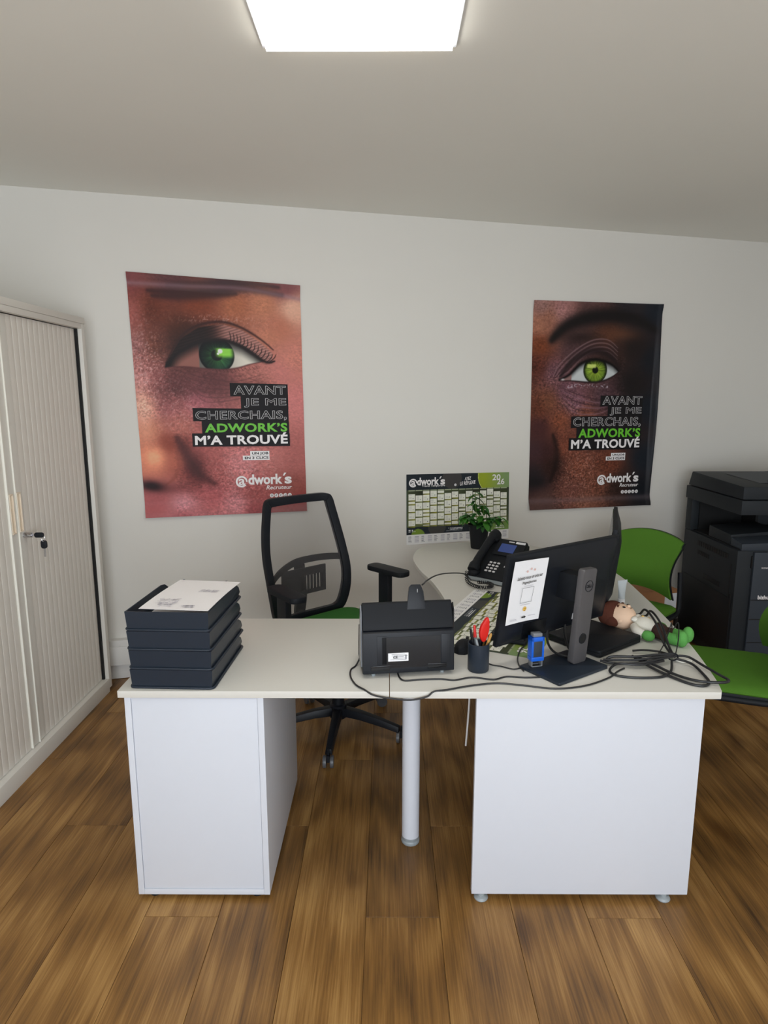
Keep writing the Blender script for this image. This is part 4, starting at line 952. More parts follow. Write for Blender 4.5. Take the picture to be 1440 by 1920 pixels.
# taped A4 notice on the back of the monitor
nw, nh = .206, .292
nt_ = [[(-nw / 2 + nw * i / 8, -nh / 2 + nh * j / 10, .004 + .010 * (1 - j / 10) ** 2 * (1 - i / 8) + .012 * (i / 8) ** 3 * (1 - j / 14)) for i in range(9)] for j in range(11)]
ns = MB().grid(nt_, (0, 0, -.0006)).build('paper_sheet', PAPER, None, fix=True)
tag(ns, 'white printed notice with a small frame and smiley, taped to the monitor back', 'paper')
Rz = Matrix.Rotation(ang1, 4, 'Z'); base_m = Matrix.Translation((M1[0], M1[1], ZT))
ns.matrix_world = base_m @ Rz @ Mt1 @ frame4((1, 0, 0), (0, 0, 1), (0, -1, 0), (-.205, -.033, .202)) @ Matrix.Rotation(R(-2), 4, 'Z') @ Matrix.Scale(.725, 4)
lettering(ns, 'Laissez-nous un avis sur', (-.078, .062, .078, .078), .0125, INK, .012, shear=.1, turn=R(2))
lettering(ns, 'PagesJaunes', (-.042, .036, .044, .052), .0125, INK, .012, shear=.1, turn=R(2))
for x, y in ((-.022, .096), (.0, .106), (.022, .100)): MB().lathe([(.005, .011), (.005, .0115)], 12, Matrix.Translation((x, y, 0)), False).build('printed_dot', PRINT_PEACH, ns)
fq = MB()
for a, b in (((-.036, -.052, .0125), (.036, -.0508, .013)), ((-.036, .019, .0125), (.036, .0202, .013)), ((-.036, -.052, .0125), (-.0348, .02, .013)), ((.0348, -.052, .0125), (.036, .02, .013))): fq.box2(a, b)
fq.build('printed_frame', INK_G, ns)
MB().box2((-.03, .0275, .0125), (.028, .0285, .013)).box2((-.03, -.062, .0125), (.03, -.061, .013)).build('printed_line', INK_V, ns)
MB().lathe([(.011, .0125), (.011, .013)], 16, Matrix.Translation((.002, -.083, 0)), False).build('smiley', PRINT_ORG, ns)
MB().box2((-.003, -.082, .013), (-.001, -.078, .0136)).box2((.004, -.082, .013), (.006, -.078, .0136)).box2((-.002, -.090, .013), (.006, -.0885, .0136)).build('smiley_face', INK, ns)
MB().add([(-.012, -.124, .016), (.004, -.124, .016), (.004, -.128, .016), (.016, -.121, .016), (.004, -.114, .016), (.004, -.118, .016), (-.012, -.118, .016)], [[0, 1, 6], [1, 5, 6], [2, 3, 4]]).build('printed_arrow', INK, ns)
MB().box2((-.088, -.126, .021), (-.045, -.125, .0215)).box2((-.088, -.121, .021), (-.05, -.12, .0215)).box2((.03, -.120, .014), (.075, -.119, .0145)).build('printed_line', INK_V, ns)
# second monitor, seen almost edge on
ang2 = math.atan2(.94, .33)
m2, Mt2, Mb2 = monitor('black monitor seen edge-on behind the large monitor', (.905, 2.60, ZT + .0005), ang2, (-.02, .06, 0), tilt=6, zbot=.785)
MB().box2((-.03, -.012, .009), (.03, .006, .085)).build('stand_pillar', BLACK_M, m2, bevel=.003)

# self-inking stamp on the monitor's stand base
st = thing('self_inking_stamp', 'small blue and black self-inking stamp standing on the monitor base', 'stamp', (.478, 1.957, ZT + .0115), (0, 0, R(15)))
MB().box2((-.019, -.012, 0), (-.016, .012, .022)).box2((.016, -.012, 0), (.019, .012, .022)).box2((-.019, -.012, 0), (.019, -.009, .003)).box2((-.019, .009, 0), (.019, .012, .003)).build('foot_frame', CLEAR_GREY, st, bevel=.001)
b = MB(); b.box2((-.022, -.015, .02), (.022, .015, .034)); b.box2((-.022, -.015, .034), (-.015, .015, .10)); b.box2((.015, -.015, .034), (.022, .015, .10)); b.box2((-.022, -.015, .086), (.022, .015, .10))
b.build('housing', BLUE, st, bevel=.002)
MB().box2((-.015, -.0135, .034), (.015, .0135, .086)).build('cartridge', PRINTER_F, st, bevel=.001)
MB().box2((-.016, -.011, .10), (.016, .011, .112)).build('press_cap', CLEAR_GREY, st, bevel=.003)

# laptop (closed) behind the monitor stand
lp = thing('closed_laptop', 'closed black laptop lying on the desk among the cables', 'laptop', (.745, 2.200, ZT), (0, 0, R(37)))
MB().prism(rrect(.25, .22, .012), .002, .016).build('base', BLACK_M, lp, bevel=.002)
MB().prism(rrect(.25, .22, .012), .0165, .026).build('lid', BLACK_M, lp, bevel=.002)
for k in range(3): MB().box2((.120, -.08 + .05 * k, .005), (.127, -.06 + .05 * k, .012)).build('port', CLEAR_GREY, lp)
cd = thing('printed_card', 'small white printed card lying behind the grey monitor stand', 'card', (.655, 2.26, ZT), (0, 0, R(30)))
MB().box2((-.045, -.028, 0), (.045, .028, .002)).build('card', PAPER, cd)
MB().box2((-.04, .002, .002), (.04, .022, .0024)).build('printed_band', INK, cd)
lettering(cd, 'adwork’s', (-.035, -.018, .035, -.003), .0026, INK, .02)

# ------------------------------------------------------------------ desk phone
ph = thing('desk_phone', 'black desk telephone with a blue screen and number keys, beside the potted plant', 'telephone', (.478, 2.945, ZT), (0, 0, math.atan2(-.144, .161) + R(2)))
# local: x along the front edge, y towards the back, face slopes up
def slope(y): return .026 + .135 * (y + .02) / .2
sideprism(MB(), [(-.02, .012), (-.02, .028), (.0, slope(0)), (.18, slope(.18)), (.20, slope(.18) - .004), (.19, .03), (.10, .004)], -.108, .108).build('body', BLACK_M, ph, bevel=.004)
MB().box2((-.108, -.026, .006), (.108, -.018, .022)).build('front_strip', ALU, ph, bevel=.002)
aS = math.atan2(.135, .2)
Ms = frame4((1, 0, 0), (0, math.cos(aS), math.sin(aS)), (0, -math.sin(aS), math.cos(aS)), (0, 0, slope(0)))
MB().prism(rrect(.150, .100, .008, 4, .034, .176), 0, .022, Ms @ Matrix.Rotation(R(4), 4, 'X') @ Matrix.Translation((0, 0, -.022))).build('screen_housing', BLACK_M, ph, bevel=.003)
Msc = Ms @ Matrix.Rotation(R(4), 4, 'X')
MB().box((.024, .170, .0005), (.082, .052, .002), Msc).build('screen', LCD, ph)
MB().box((.078, .212, .0005), (.050, .012, .002), Msc).build('name_label', PAPER, ph)
MB().box((.030, .212, .0005), (.03, .006, .001), Msc).build('maker_print', PRINT_OUT, ph)
kp = None
for r_ in range(4):
    for c_ in range(3):
        if kp is None: kp = MB().prism(rrect(.0145, .0095, .003), 0, .004).build('key', PRINT_OUT, ph, bevel=.001); k = kp
        else: k = kp.copy(); COL.objects.link(k); k.parent = ph
        k.matrix_local = Ms @ Matrix.Translation((-.022 + .021 * c_, .020 + .0185 * r_, 0))
nv = MB()
for dx, dy in ((0, .011), (0, -.011), (.012, 0), (-.012, 0)): nv.box((.072 + dx, .062 + dy, .002), (.010, .009, .003), Ms)
nv.build('navigation_pad', PRINT_OUT, ph, bevel=.002)
hs = smoothpath([(-.075, -.016, .050), (-.078, .03, .090), (-.078, .09, .132), (-.078, .15, .172), (-.074, .20, .194)], 5)
hd = MB(); hd.tube(hs, [.024 + (.004 if (i < 4 or i > len(hs) - 5) else -.003) for i in range(len(hs))], 12)
hd.build('handset', BLACK_M, ph)
MB().ell((-.074, .185, .172), (.030, .034, .022)).build('earpiece', BLACK_M, ph)
MB().ell((-.074, -.004, .040), (.030, .030, .020)).build('mouthpiece', BLACK_M, ph)
MB().box((-.074, .200, .2145), (.014, .004, .002)).build('maker_mark', PRINT_OUT, ph)
# curly cord
cc = smoothpath([(.386, 3.02, ZT + .03), (.378, 2.93, ZT + .012), (.400, 2.852, ZT + .012), (.430, 2.815, ZT + .014), (.468, 2.825, ZT + .014), (.484, 2.862, ZT + .014), (.462, 2.886, ZT + .016), (.420, 2.872, ZT + .022)], 24)
hel = []
for i, p in enumerate(cc):
    q = cc[min(i + 1, len(cc) - 1)] - cc[max(i - 1, 0)]; q.normalize(); u = q.cross(Vector((0, 0, 1))).normalized(); w = u.cross(q)
    a = i * 1.25; hel.append(p + (u * math.cos(a) + w * math.sin(a)) * .0075)
MB().tube(hel, .0022, 5).build('curly_cord', CABLE, ph)
# the cord is modelled in room coordinates: bring it into the phone's frame
bpy.context.view_layer.update()
for ch in ph.children:
    if ch.name.startswith('curly_cord'): ch.matrix_local = (Matrix.Translation(ph.location) @ Matrix.Rotation(ph.rotation_euler.z, 4, 'Z')).inverted()

# ------------------------------------------------------------------ potted plant
pl = thing('potted_plant', 'leafy green pot plant in a black plastic pot by the wall planner', 'plant', (.533, 3.66, ZT))
MB().lathe([(.042, 0), (.045, .003), (.058, .128), (.064, .129), (.064, .142), (.060, .142), (.057, .126)], 28).build('pot', BLACK_M, pl)
MB().lathe([(.056, .118), (.03, .124), (.0, .126)], 24).build('soil', SOIL, pl)
rp = random.Random(11)
stems = [((-.006, .0, .12), (-.02, -.005, .22), (-.028, -.01, .33), 9), ((.008, .0, .12), (.02, -.006, .19), (.022, -.02, .255), 7), ((-.02, 0, .12), (-.05, -.01, .165), (-.088, -.03, .185), 11), ((.02, 0, .12), (.06, -.008, .165), (.105, -.03, .178), 9), ((.01, -.02, .12), (.018, -.045, .15), (.02, -.075, .165), 9), ((.02, .02, .12), (.07, .01, .175), (.125, .0, .18), 6), ((-.02, .02, .12), (-.06, .02, .18), (-.075, .01, .195), 7)]
for a, b_, c_, n in stems:
    n = int(n * 1.5)
    path = smoothpath([a, b_, c_], 6); MB().tube(path, .0022, 6).build('stem', STEM, pl)
    for k in range(n):
        t = .45 + .55 * k / (n - 1); p = path[min(len(path) - 1, int(t * (len(path) - 1)))]
        az = rp.uniform(0, 2 * math.pi); el = rp.uniform(-.7, .35); ln = rp.uniform(.042, .064); wd = ln * rp.uniform(.5, .62)
        d = Vector((math.cos(az) * math.cos(el), math.sin(az) * math.cos(el), math.sin(el))); s = d.cross(Vector((0, 0, 1))).normalized(); nn = s.cross(d)
        rows = []
        for i in range(6):
            u = i / 5; w_ = wd / 2 * math.sin(math.pi * min(1, u * .93 + .05)) ** .8; cpt = Vector(p) + d * (ln * u) - Vector((0, 0, 1)) * (.018 * u * u)
            rows.append([cpt - s * w_ + nn * w_ * .35, cpt, cpt + s * w_ + nn * w_ * .35])
        MB().grid(rows).build('leaf', LEAF if rp.random() < .55 else LEAF2, pl)

# ------------------------------------------------------------------ plush doll lying on the desk
dl = thing('plush_doll', 'plush doll with brown hair, green mittens and green boots lying on the desk', 'soft toy', (.908, 2.298, ZT), (0, 0, R(-43)))
MB().ell((-.035, 0, .050), (.056, .055, .048), nu=24, nv=16).build('head', SKIN, dl)
hr = MB(); hr.ell((-.070, 0, .052), (.050, .064, .050), nu=24, nv=16); hr.ell((-.05, -.050, .040), (.028, .014, .022)); hr.ell((-.05, .050, .040), (.028, .014, .022)); hr.ell((-.098, .016, .06), (.020, .016, .022)); hr.ell((-.082, -.02, .075), (.026, .022, .016)); hr.build('hair', HAIR, dl)
for s in (-1, 1):
    MB().ell((-.018, s * .019, .0950), (.0065, .0045, .003), nu=10, nv=6).build('eye', INK, dl)
    MB().tube([(-.036 + .006 * math.cos(a), s * .018 + .008 * math.sin(a) , .0965 - .002 * abs(math.sin(a))) for a in [R(100 + 20 * i) for i in range(9)]], .0032, 6).build('eyebrow', HAIR, dl)
    MB().ell((-.020, s * .049, .048), (.011, .006, .010), nu=10, nv=6).build('ear', SKIN, dl)
MB().ell((-.008, 0, .096), (.007, .007, .006), nu=10, nv=6).build('nose', SKIN, dl)
MB().tube([(.004 - .003 * math.cos(i * .5 - 1), -.008 + .004 * i, .0905) for i in range(5)], .0009, 5).build('mouth', HAIR, dl)
MB().ell((.058, 0, .036), (.050, .036, .034), nu=20, nv=12).build('torso', PLUSH_W, dl)
cl_ = MB()
for s in (-1, 1): cl_.ell((.022, s * .016, .058), (.012, .018, .010), nu=10, nv=6)
cl_.build('collar', PLUSH_W, dl)
for k in range(2): MB().ell((.046 + .022 * k, .002, .069 - .002 * k), (.005, .005, .003), nu=10, nv=6).build('button', PRINT_ORG, dl)
MB().ell((.108, 0, .030), (.030, .036, .029), nu=16, nv=10).build('trousers', PLUSH_D, dl)
for s in (-1, 1):
    MB().tube(smoothpath([(.030, s * .034, .036), (.050, s * .056, .030), (.074, s * .060, .024)], 4), [.015, .0155, .016, .0165, .017, .017, .017, .0165, .016], 12).build('arm', PLUSH_W if s < 0 else PLUSH_G, dl)
    MB().ell((.092, s * .060, .023), (.024, .018, .019), nu=14, nv=9).build('mitten', PLUSH_G, dl)
    MB().tube(smoothpath([(.110, s * .020, .026), (.140, s * .026, .023), (.165, s * .028, .021)], 4), [.018] * 9, 12).build('leg', PLUSH_D, dl)
    b = MB(); b.tube(smoothpath([(.150, s * .027, .022), (.175, s * .029, .022), (.192, s * .030, .022)], 4), [.020] * 9, 12); b.ell((.198, s * .030, .030), (.020, .021, .029), nu=14, nv=9); b.build('boot', PLUSH_G, dl)

# squeeze tube standing on its cap
tb = thing('hand_gel_tube', 'translucent squeeze tube standing on its cap near the curved desk edge', 'tube', (1.000, 2.640, ZT), (0, 0, R(20)))
MB().lathe([(.014, 0), (.015, .002), (.015, .018), (.013, .020)], 20).build('cap', PAPER, tb)
rows = []
for i in range(8):
    u = i / 7; rows.append([((.0135 + .010 * u) * math.cos(2 * math.pi * j / 20), (.0135 * (1 - u) + .0008) * math.sin(2 * math.pi * j / 20), .020 + .072 * u) for j in range(21)])
MB().grid(rows).build('body', TUBE_CLEAR, tb)
MB().box2((-.0245, -.001, .090), (.0245, .001, .100)).build('crimp', TUBE_CLEAR, tb)
pk = MB().lathe([(.026, 0), (.031, .002), (.031, .007), (.027, .011), (.0, .012)], 32).build('grommet_cap', RIB, None); put(pk, (.985, 2.03, ZT)); tag(pk, 'flat round white cap lying on the desk beside the cable bundle', 'cap')

# ------------------------------------------------------------------ cables
def cable(name, label, pts, r=.0032, k=6, m=CABLE, cat='cable', n=8):
    o = MB().tube(smoothpath(pts, k), r, n).build(name, m, None); tag(o, label, cat); return o
def on(pts, z=.0035, dz=None): return [(x, y, ZT + (z if dz is None else dz[i])) for i, (x, y) in enumerate(pts)]
cable('power_cable', 'thin black cable looping over the desk front edge below the scanner', [(-.090, 1.99, ZT + .02)] + on([(-.102, 1.970), (-.116, 1.938), (-.114, 1.886), (-.095, 1.829), (-.067, 1.795)]) + [(-.041, 1.782, .713), (.007, 1.7815, .703), (.07, 1.7815, .698), (.118, 1.782, .708), (.140, 1.786, ZT + .003)] + on([(.181, 1.797), (.249, 1.823), (.333, 1.842), (.411, 1.828), (.504, 1.806), (.60, 1.826), (.690, 1.882), (.735, 1.930), (.765, 1.955)]), .0027)
cable('usb_cable', 'thin black cable running from the scanner back towards the monitor stand', on([(.034, 1.912), (.040, 1.878), (.056, 1.860), (.106, 1.868), (.167, 1.872), (.208, 1.864), (.265, 1.884), (.329, 1.869), (.374, 1.890), (.43, 1.884), (.484, 1.888)], .0032), .0026)
cable('mouse_cable', 'thin black cable between the pen pot and the monitor base', on([(.30, 2.06), (.335, 1.988), (.371, 1.968), (.405, 1.947), (.430, 1.955)], .003), .0022)
cable('usb_cable', 'thin black cable curving down beside the blue stamp', [(.495, 2.16, ZT + .006), (.459, 2.10, ZT + .005), (.436, 2.03, ZT + .004), (.430, 1.975, ZT + .004), (.436, 1.93, ZT + .004)], .0022)
cable('scanner_support_cable', 'thin black cable arching from the scanner top to the telephone', [(.112, 1.985, .992), (.120, 2.01, .990), (.137, 2.1, .975), (.178, 2.25, .949), (.245, 2.5, .888), (.346, 2.8, .802), (.395, 2.93, .735)], .0026)
cable('video_cable', 'thick black cable drooping from the monitor to its stand, left one', [(.553, 2.108, .80), (.549, 2.10, .772), (.553, 2.075, .748), (.568, 2.045, .737), (.600, 2.02, .735)], .0042)
cable('video_cable', 'thick black cable drooping from the monitor to its stand, right one', [(.622, 2.15, .80), (.618, 2.13, .775), (.616, 2.085, .750), (.624, 2.045, .737), (.648, 2.015, .736)], .0042)
cable('looped_cable', 'black cable loop reaching past the curved desk edge over the green seat', on([(.948, 2.012), (.990, 2.005), (1.014, 1.950), (1.034, 1.892), (1.046, 1.852), (1.018, 1.836), (.955, 1.850), (.905, 1.895), (.862, 1.966), (.83, 2.02)], dz=[.022, .022, .016, .012, .010, .010, .008, .008, .012, .014]), .0043)
cable('looped_cable', 'black cable loop lying nearest the right front corner of the desk', on([(.950, 1.998), (.986, 1.966), (.994, 1.900), (.985, 1.848), (.958, 1.824), (.922, 1.838), (.880, 1.895), (.846, 1.950), (.818, 2.030)], dz=[.018, .014, .006, .005, .005, .005, .006, .010, .014]), .0043)
cable('looped_cable', 'black cable loop in front of the closed laptop', on([(.930, 1.985), (.900, 1.922), (.858, 1.888), (.784, 1.880), (.722, 1.895), (.708, 1.927), (.748, 1.966), (.814, 1.956), (.904, 1.985)], dz=[.014, .008, .005, .005, .005, .008, .014, .015, .016]), .0040)
for k in range(3):
    cable('cable_bundle_strand', ('lowest strand', 'middle strand', 'upper strand')[k] + ' of the black cable bundle tied beside the laptop', on([(.70 + .01 * k, 1.995), (.742, 1.972 + .01 * k), (.815, 1.962 + .012 * k), (.897, 1.988 + .008 * k), (.944, 2.010)], dz=[.012 + .003 * k, .012 + .008 * k, .018 + .006 * k, .022 + .004 * k, .022 + .004 * k]), .0045)
cable('tv_cable', 'black cable running from behind the doll down to the cable bundle, inner one', on([(.950, 2.50), (.978, 2.40), (.975, 2.33), (.958, 2.197), (.950, 2.090), (.944, 2.012)], dz=[.006, .03, .074, .074, .03, .022]), .0042)
cable('tv_cable', 'black cable running from behind the doll down to the cable bundle, outer one', on([(.965, 2.49), (.995, 2.38), (.993, 2.32), (.973, 2.18), (.957, 2.07), (.948, 2.005)], dz=[.006, .03, .072, .070, .03, .022]), .0042)
cable('thin_wire', 'thin black wire making a peak over the curved desk edge beside the doll', on([(.900, 2.03), (.955, 2.10), (1.0, 2.17), (1.035, 2.235), (1.066, 2.290), (1.052, 2.22), (1.0, 2.10), (.957, 2.02)], dz=[.012, .035, .060, .056, .010, .062, .045, .024]), .0019, k=5)
cable('looped_cable', 'small black cable loop between the laptop ports and the doll', on([(.84, 2.085), (.872, 2.085), (.909, 2.085), (.937, 2.062), (.945, 2.012)], dz=[.010, .012, .010, .012, .020]), .0038)
tie = MB().tube([(.944 + .016 * math.cos(a), 2.008, ZT + .020 + .012 * math.sin(a)) for a in [i * math.pi / 8 for i in range(16)]], .0025, 6, True).build('cable_tie', BLACK, None); tag(tie, 'black tie holding the cable bundle together beside the laptop', 'cable tie')
cable('white_cable', 'white cable hanging under the desk beside the front panel', [(.255, 1.98, .694), (.262, 1.96, .68), (.266, 1.94, .64), (.262, 1.93, .56), (.258, 1.94, .46)], .003, m=CABLE_W)
cable('hanging_cable', 'thin black cable loop hanging below the right end of the desk', [(1.00, 2.10, .694), (1.008, 2.09, .66), (1.004, 2.08, .63), (.985, 2.08, .622), (.965, 2.09, .64), (.955, 2.1, .694)], .002)

# ------------------------------------------------------------------ office chair
oc = thing('office_chair', 'black mesh-back office chair with a green seat and armrests behind the desk', 'office chair', (-.235, 2.88, 0), (0, 0, R(-48)))
hub_a = -93.5 + 48
for k in range(5):
    a = R(hub_a + 72 * k); ca, sa = math.cos(a), math.sin(a)
    path = [(.03, .105), (.12, .100), (.22, .085), (.315, .066)]
    v = []; f = []
    for i, (d, z) in enumerate(path):
        hw = .026 - .003 * i; hh = .020 - .002 * i
        v += [(d, -hw, z - hh), (d, hw, z - hh), (d, hw * .7, z + hh), (d, -hw * .7, z + hh)]
    for i in range(3): f += [[4 * i + j, 4 * i + (j + 1) % 4, 4 * i + 4 + (j + 1) % 4, 4 * i + 4 + j] for j in range(4)]
    f += [[3, 2, 1, 0], [12, 13, 14, 15]]
    MB().add(v, f, M=Matrix.Rotation(a, 4, 'Z')).build('base_arm', BLACK, oc, bevel=.004)
    Mc = Matrix.Translation((.325 * ca, .325 * sa, 0)) @ Matrix.Rotation(a + R(70 + 35 * k if k else 4), 4, 'Z')
    cs = MB().lathe([(.005, .052), (.005, .085)], 10, Mc).box((0, 0, .045), (.03, .014, .03), Mc).build('caster', BLACK, oc)
    for s in (-1, 1):
        MB().lathe([(.010, -.005), (.026, -.007), (.027, 0), (.026, .007), (.010, .005)], 20, Mc @ Matrix.Translation((0, s * .016, .0275)) @ Matrix.Rotation(R(90), 4, 'X')).build('wheel', WHEEL, cs)
MB().lathe([(.040, .07), (.040, .135), (.030, .14), (.028, .26), (.016, .262), (.016, .40)], 20).build('gas_column', BLACK, oc)
MB().box2((-.13, -.10, .385), (.12, .10, .43)).build('seat_mechanism', BLACK_M, oc, bevel=.01)
def cushion(w, d, z0, z1, dome, m, name, par, M=None, r=.07):
    rows = []; n = 15
    pts = lambda sc, z: [(p[0] * sc, p[1] * sc, z) for p in rrect(d, w, r, 5)]
    rings = [pts(.965, z0), pts(1.0, z0 + (z1 - z0) * .3), pts(1.0, z0 + (z1 - z0) * .7), pts(.96, z1), pts(.80, z1 + dome * .6), pts(.45, z1 + dome * .9), pts(.02, z1 + dome)]
    k = len(rings[0]); mb = MB(); v = [p for q in rings for p in q]; f = [list(range(k))[::-1]]
    for i in range(len(rings) - 1): f += [[i * k + j, i * k + (j + 1) % k, (i + 1) * k + (j + 1) % k, (i + 1) * k + j] for j in range(k)]
    f.append([(len(rings) - 1) * k + j for j in range(k)])
    return mb.add(v, f, True, M).build(name, m, par)
cushion(.50, .48, .432, .49, .018, GREEN_O, 'seat', oc, Matrix.Translation((.03, 0, .035)))
MB().prism(rrect(.46, .48, .07, 5, .03, 0), .43, .468).build('seat_pan', BLACK_M, oc)
def backx(y, z): return -.245 - .13 * max(0, z - .5) * .9 + .55 * y * y + .10 * math.exp(-((z - .68) / .16) ** 2) * .35
half = [(.500, .11), (.512, .175), (.55, .212), (.64, .234), (.74, .243), (.84, .240), (.94, .227), (1.03, .209), (1.085, .196), (1.108, .172), (1.112, .10)]
outl = [(w, z) for z, w in half] + [(-w, z) for z, w in half[::-1]]
oc_path = smoothpath([(backx(y, z), y, z) for y, z in outl], 5, True)
# frame: flat band swept round the outline
nfr = len(oc_path); v = []; f = []
cy0 = sum(p.y for p in oc_path) / nfr; cz0 = sum(p.z for p in oc_path) / nfr
for i, p in enumerate(oc_path):
    tng = oc_path[(i + 1) % nfr] - oc_path[i - 1]; tng.x = 0; tng.normalize()
    nrm = Vector((0, -tng.z, tng.y)); 
    wd = .038 + .03 * max(0, (.72 - p.z)) ; q = p + nrm * wd; q.x = backx(q.y, q.z)
    v += [tuple(p + Vector((-.014, 0, 0))), tuple(p + Vector((.012, 0, 0))), tuple(q + Vector((.012, 0, 0))), tuple(q + Vector((-.014, 0, 0)))]
for i in range(nfr):
    k = (i + 1) % nfr; f += [[4 * i + j, 4 * i + (j + 1) % 4, 4 * k + (j + 1) % 4, 4 * k + j] for j in range(4)]
MB().add(v, f, True).build('backrest_frame', BLACK, oc, bevel=.003)
rows = []
for i in range(22):
    z = .53 + (1.085 - .53) * i / 21; w = np.interp(z, [a for a, b in half], [b for a, b in half]) - .018
    rows.append([(backx(y, z), y, z) for y in np.linspace(-w, w, 17)])
MB().grid(rows).build('backrest_mesh', NET, oc)
band = smoothpath([(backx(y, z) - .018, y, z) for y, z in ((-.225, .70), (-.15, .752), (-.05, .785), (.05, .792), (.15, .790), (.225, .782))], 5)
v = []; f = []
for p in band: v += [tuple(p + Vector((0, 0, -.017))), tuple(p + Vector((0, 0, .017))), tuple(p + Vector((-.012, 0, .015))), tuple(p + Vector((-.012, 0, -.015)))]
for i in range(len(band) - 1): f += [[4 * i + j, 4 * i + (j + 1) % 4, 4 * i + 4 + (j + 1) % 4, 4 * i + 4 + j] for j in range(4)]
MB().add(v, f + [[0, 1, 2, 3], [4 * len(band) - 1, 4 * len(band) - 2, 4 * len(band) - 3, 4 * len(band) - 4]], True).build('back_crossbar', BLACK_M, oc, fix=True)
lum = MB(); xl = backx(0, .68) - .028
lum.box2((xl - .01, -.13, .715), (xl, .13, .755)); lum.box2((xl - .01, -.13, .62), (xl, .13, .640)); lum.box2((xl - .01, -.13, .64), (xl, -.02, .715)); lum.box2((xl - .01, .11, .64), (xl, .13, .715))
for k in range(6): lum.box2((xl - .01, .0 + .02 * k, .64), (xl, .010 + .02 * k, .715))
lum.build('lumbar_support', BLACK_M, oc, bevel=.001)
sp_ = smoothpath([(-.10, 0, .41), (-.26, 0, .42), (-.305, 0, .50), (-.285, 0, .62), (-.300, 0, .77)], 5)
v = []; f = []
for p in sp_: v += [tuple(p + Vector((0, -.03, -.012))), tuple(p + Vector((0, .03, -.012))), tuple(p + Vector((-.012, .03, .012))), tuple(p + Vector((-.012, -.03, .012)))]
for i in range(len(sp_) - 1): f += [[4 * i + j, 4 * i + (j + 1) % 4, 4 * i + 4 + (j + 1) % 4, 4 * i + 4 + j] for j in range(4)]
MB().add(v, f, True).build('back_spine', BLACK_M, oc, fix=True)
for s in (-1, 1):
    ar = MB(); ar.box2((-.025, s * .295 - .016, .42), (.045, s * .295 + .016, .738)); ar.box2((-.035, min(s * .10, s * .30), .408), (.055, max(s * .10, s * .30), .428)); ar.build('armrest_post', BLACK, oc, bevel=.006)
    Mpad = Matrix.Translation((.03, s * .295, .715)) @ Matrix.Rotation(s * R(4), 4, 'Z') @ Matrix.Translation((0, 0, .022))
    MB().prism(rrect(.245, .080, .03, 4), 0, .026, Mpad).build('armrest_pad', BLACK_M, oc, bevel=.006)

# ------------------------------------------------------------------ green visitor chairs
def visitor_chair():
    c = thing('visitor_chair', 'x', 'chair')
    cushion(.455, .45, .432, .458, .014, GREEN, 'seat', c, Matrix.Translation((.0, 0, 0)), r=.05)
    MB().prism(rrect(.44, .445, .05, 5, 0, 0), .405, .434).build('seat_shell', BLACK_M, c, bevel=.004)
    def bp(yn, t, off=0.0):                      # yn -1..1, t 0..1 height
        w = .200 - .016 * math.sin(math.pi * t) + .010 * t; z = .50 + .345 * t
        zz = z - (.045 * yn * yn * t ** 3) - .035 * (1 - yn * yn) * (1 - t) ** 3 * -1
        cr = 1.0
        if t > .9 and abs(yn) > .9: cr = .97
        return (-.215 + .038 * math.sin(math.pi * min(1, t * 1.25)) - .10 * t * t + .036 * yn * yn + off, yn * w * cr, zz)
    rows = [[bp(y, t, .012) for y in np.linspace(-1, 1, 17)] for t in np.linspace(0, 1, 15)]
    MB().grid(rows, (-.018, 0, 0)).build('backrest', GREEN, c, fix=True)
    rows = [[Vector(bp(y, t, -.007)) * 1 for y in np.linspace(-1.03, 1.03, 17)] for t in np.linspace(-.01, 1.0, 15)]
    MB().grid(rows, (-.014, 0, 0)).build('backrest_shell', BLACK_M, c, fix=True)
    for s in (-1, 1):
        MB().tube(smoothpath([(.235, s * .215, .0), (.205, s * .215, .25), (.185, s * .215, .41)], 5), .0125, 10).build('leg', BLACK_G, c)
        MB().tube(smoothpath([(-.30, s * .215, .0), (-.235, s * .218, .22), (-.205, s * .22, .40)], 5), .0125, 10).build('leg', BLACK_G, c)
        MB().tube(smoothpath([(.19, s * .218, .412), (-.10, s * .222, .412), (-.215, s * .224, .43), (-.238, s * .218, .52), (-.258, s * .205, .64)], 6), .013, 10).build('back_upright', BLACK_M, c)
        for x in (.236, -.301): MB().lathe([(.016, 0), (.016, .02), (.012, .022)], 12, Matrix.Translation((x, s * .215, 0))).build('rubber_foot', BLACK_M, c)
    MB().cyl((-.21, -.215, .40), (-.21, .215, .40), .011, 10).build('crossbar', BLACK_G, c)
    return c
va = visitor_chair(); put(va, (1.278, 3.385, 0), math.atan2(-.69, -.72))
va['label'] = 'green upholstered chair standing between the curved desk edge and the wall, beside the copier'; va['group'] = 'green visitor chairs'
vb = copy_tree(va); put(vb, (1.442, 2.580, 0), R(160))
vb['label'] = 'green upholstered chair with its seat beside the front right corner of the desk'; vb['group'] = 'green visitor chairs'

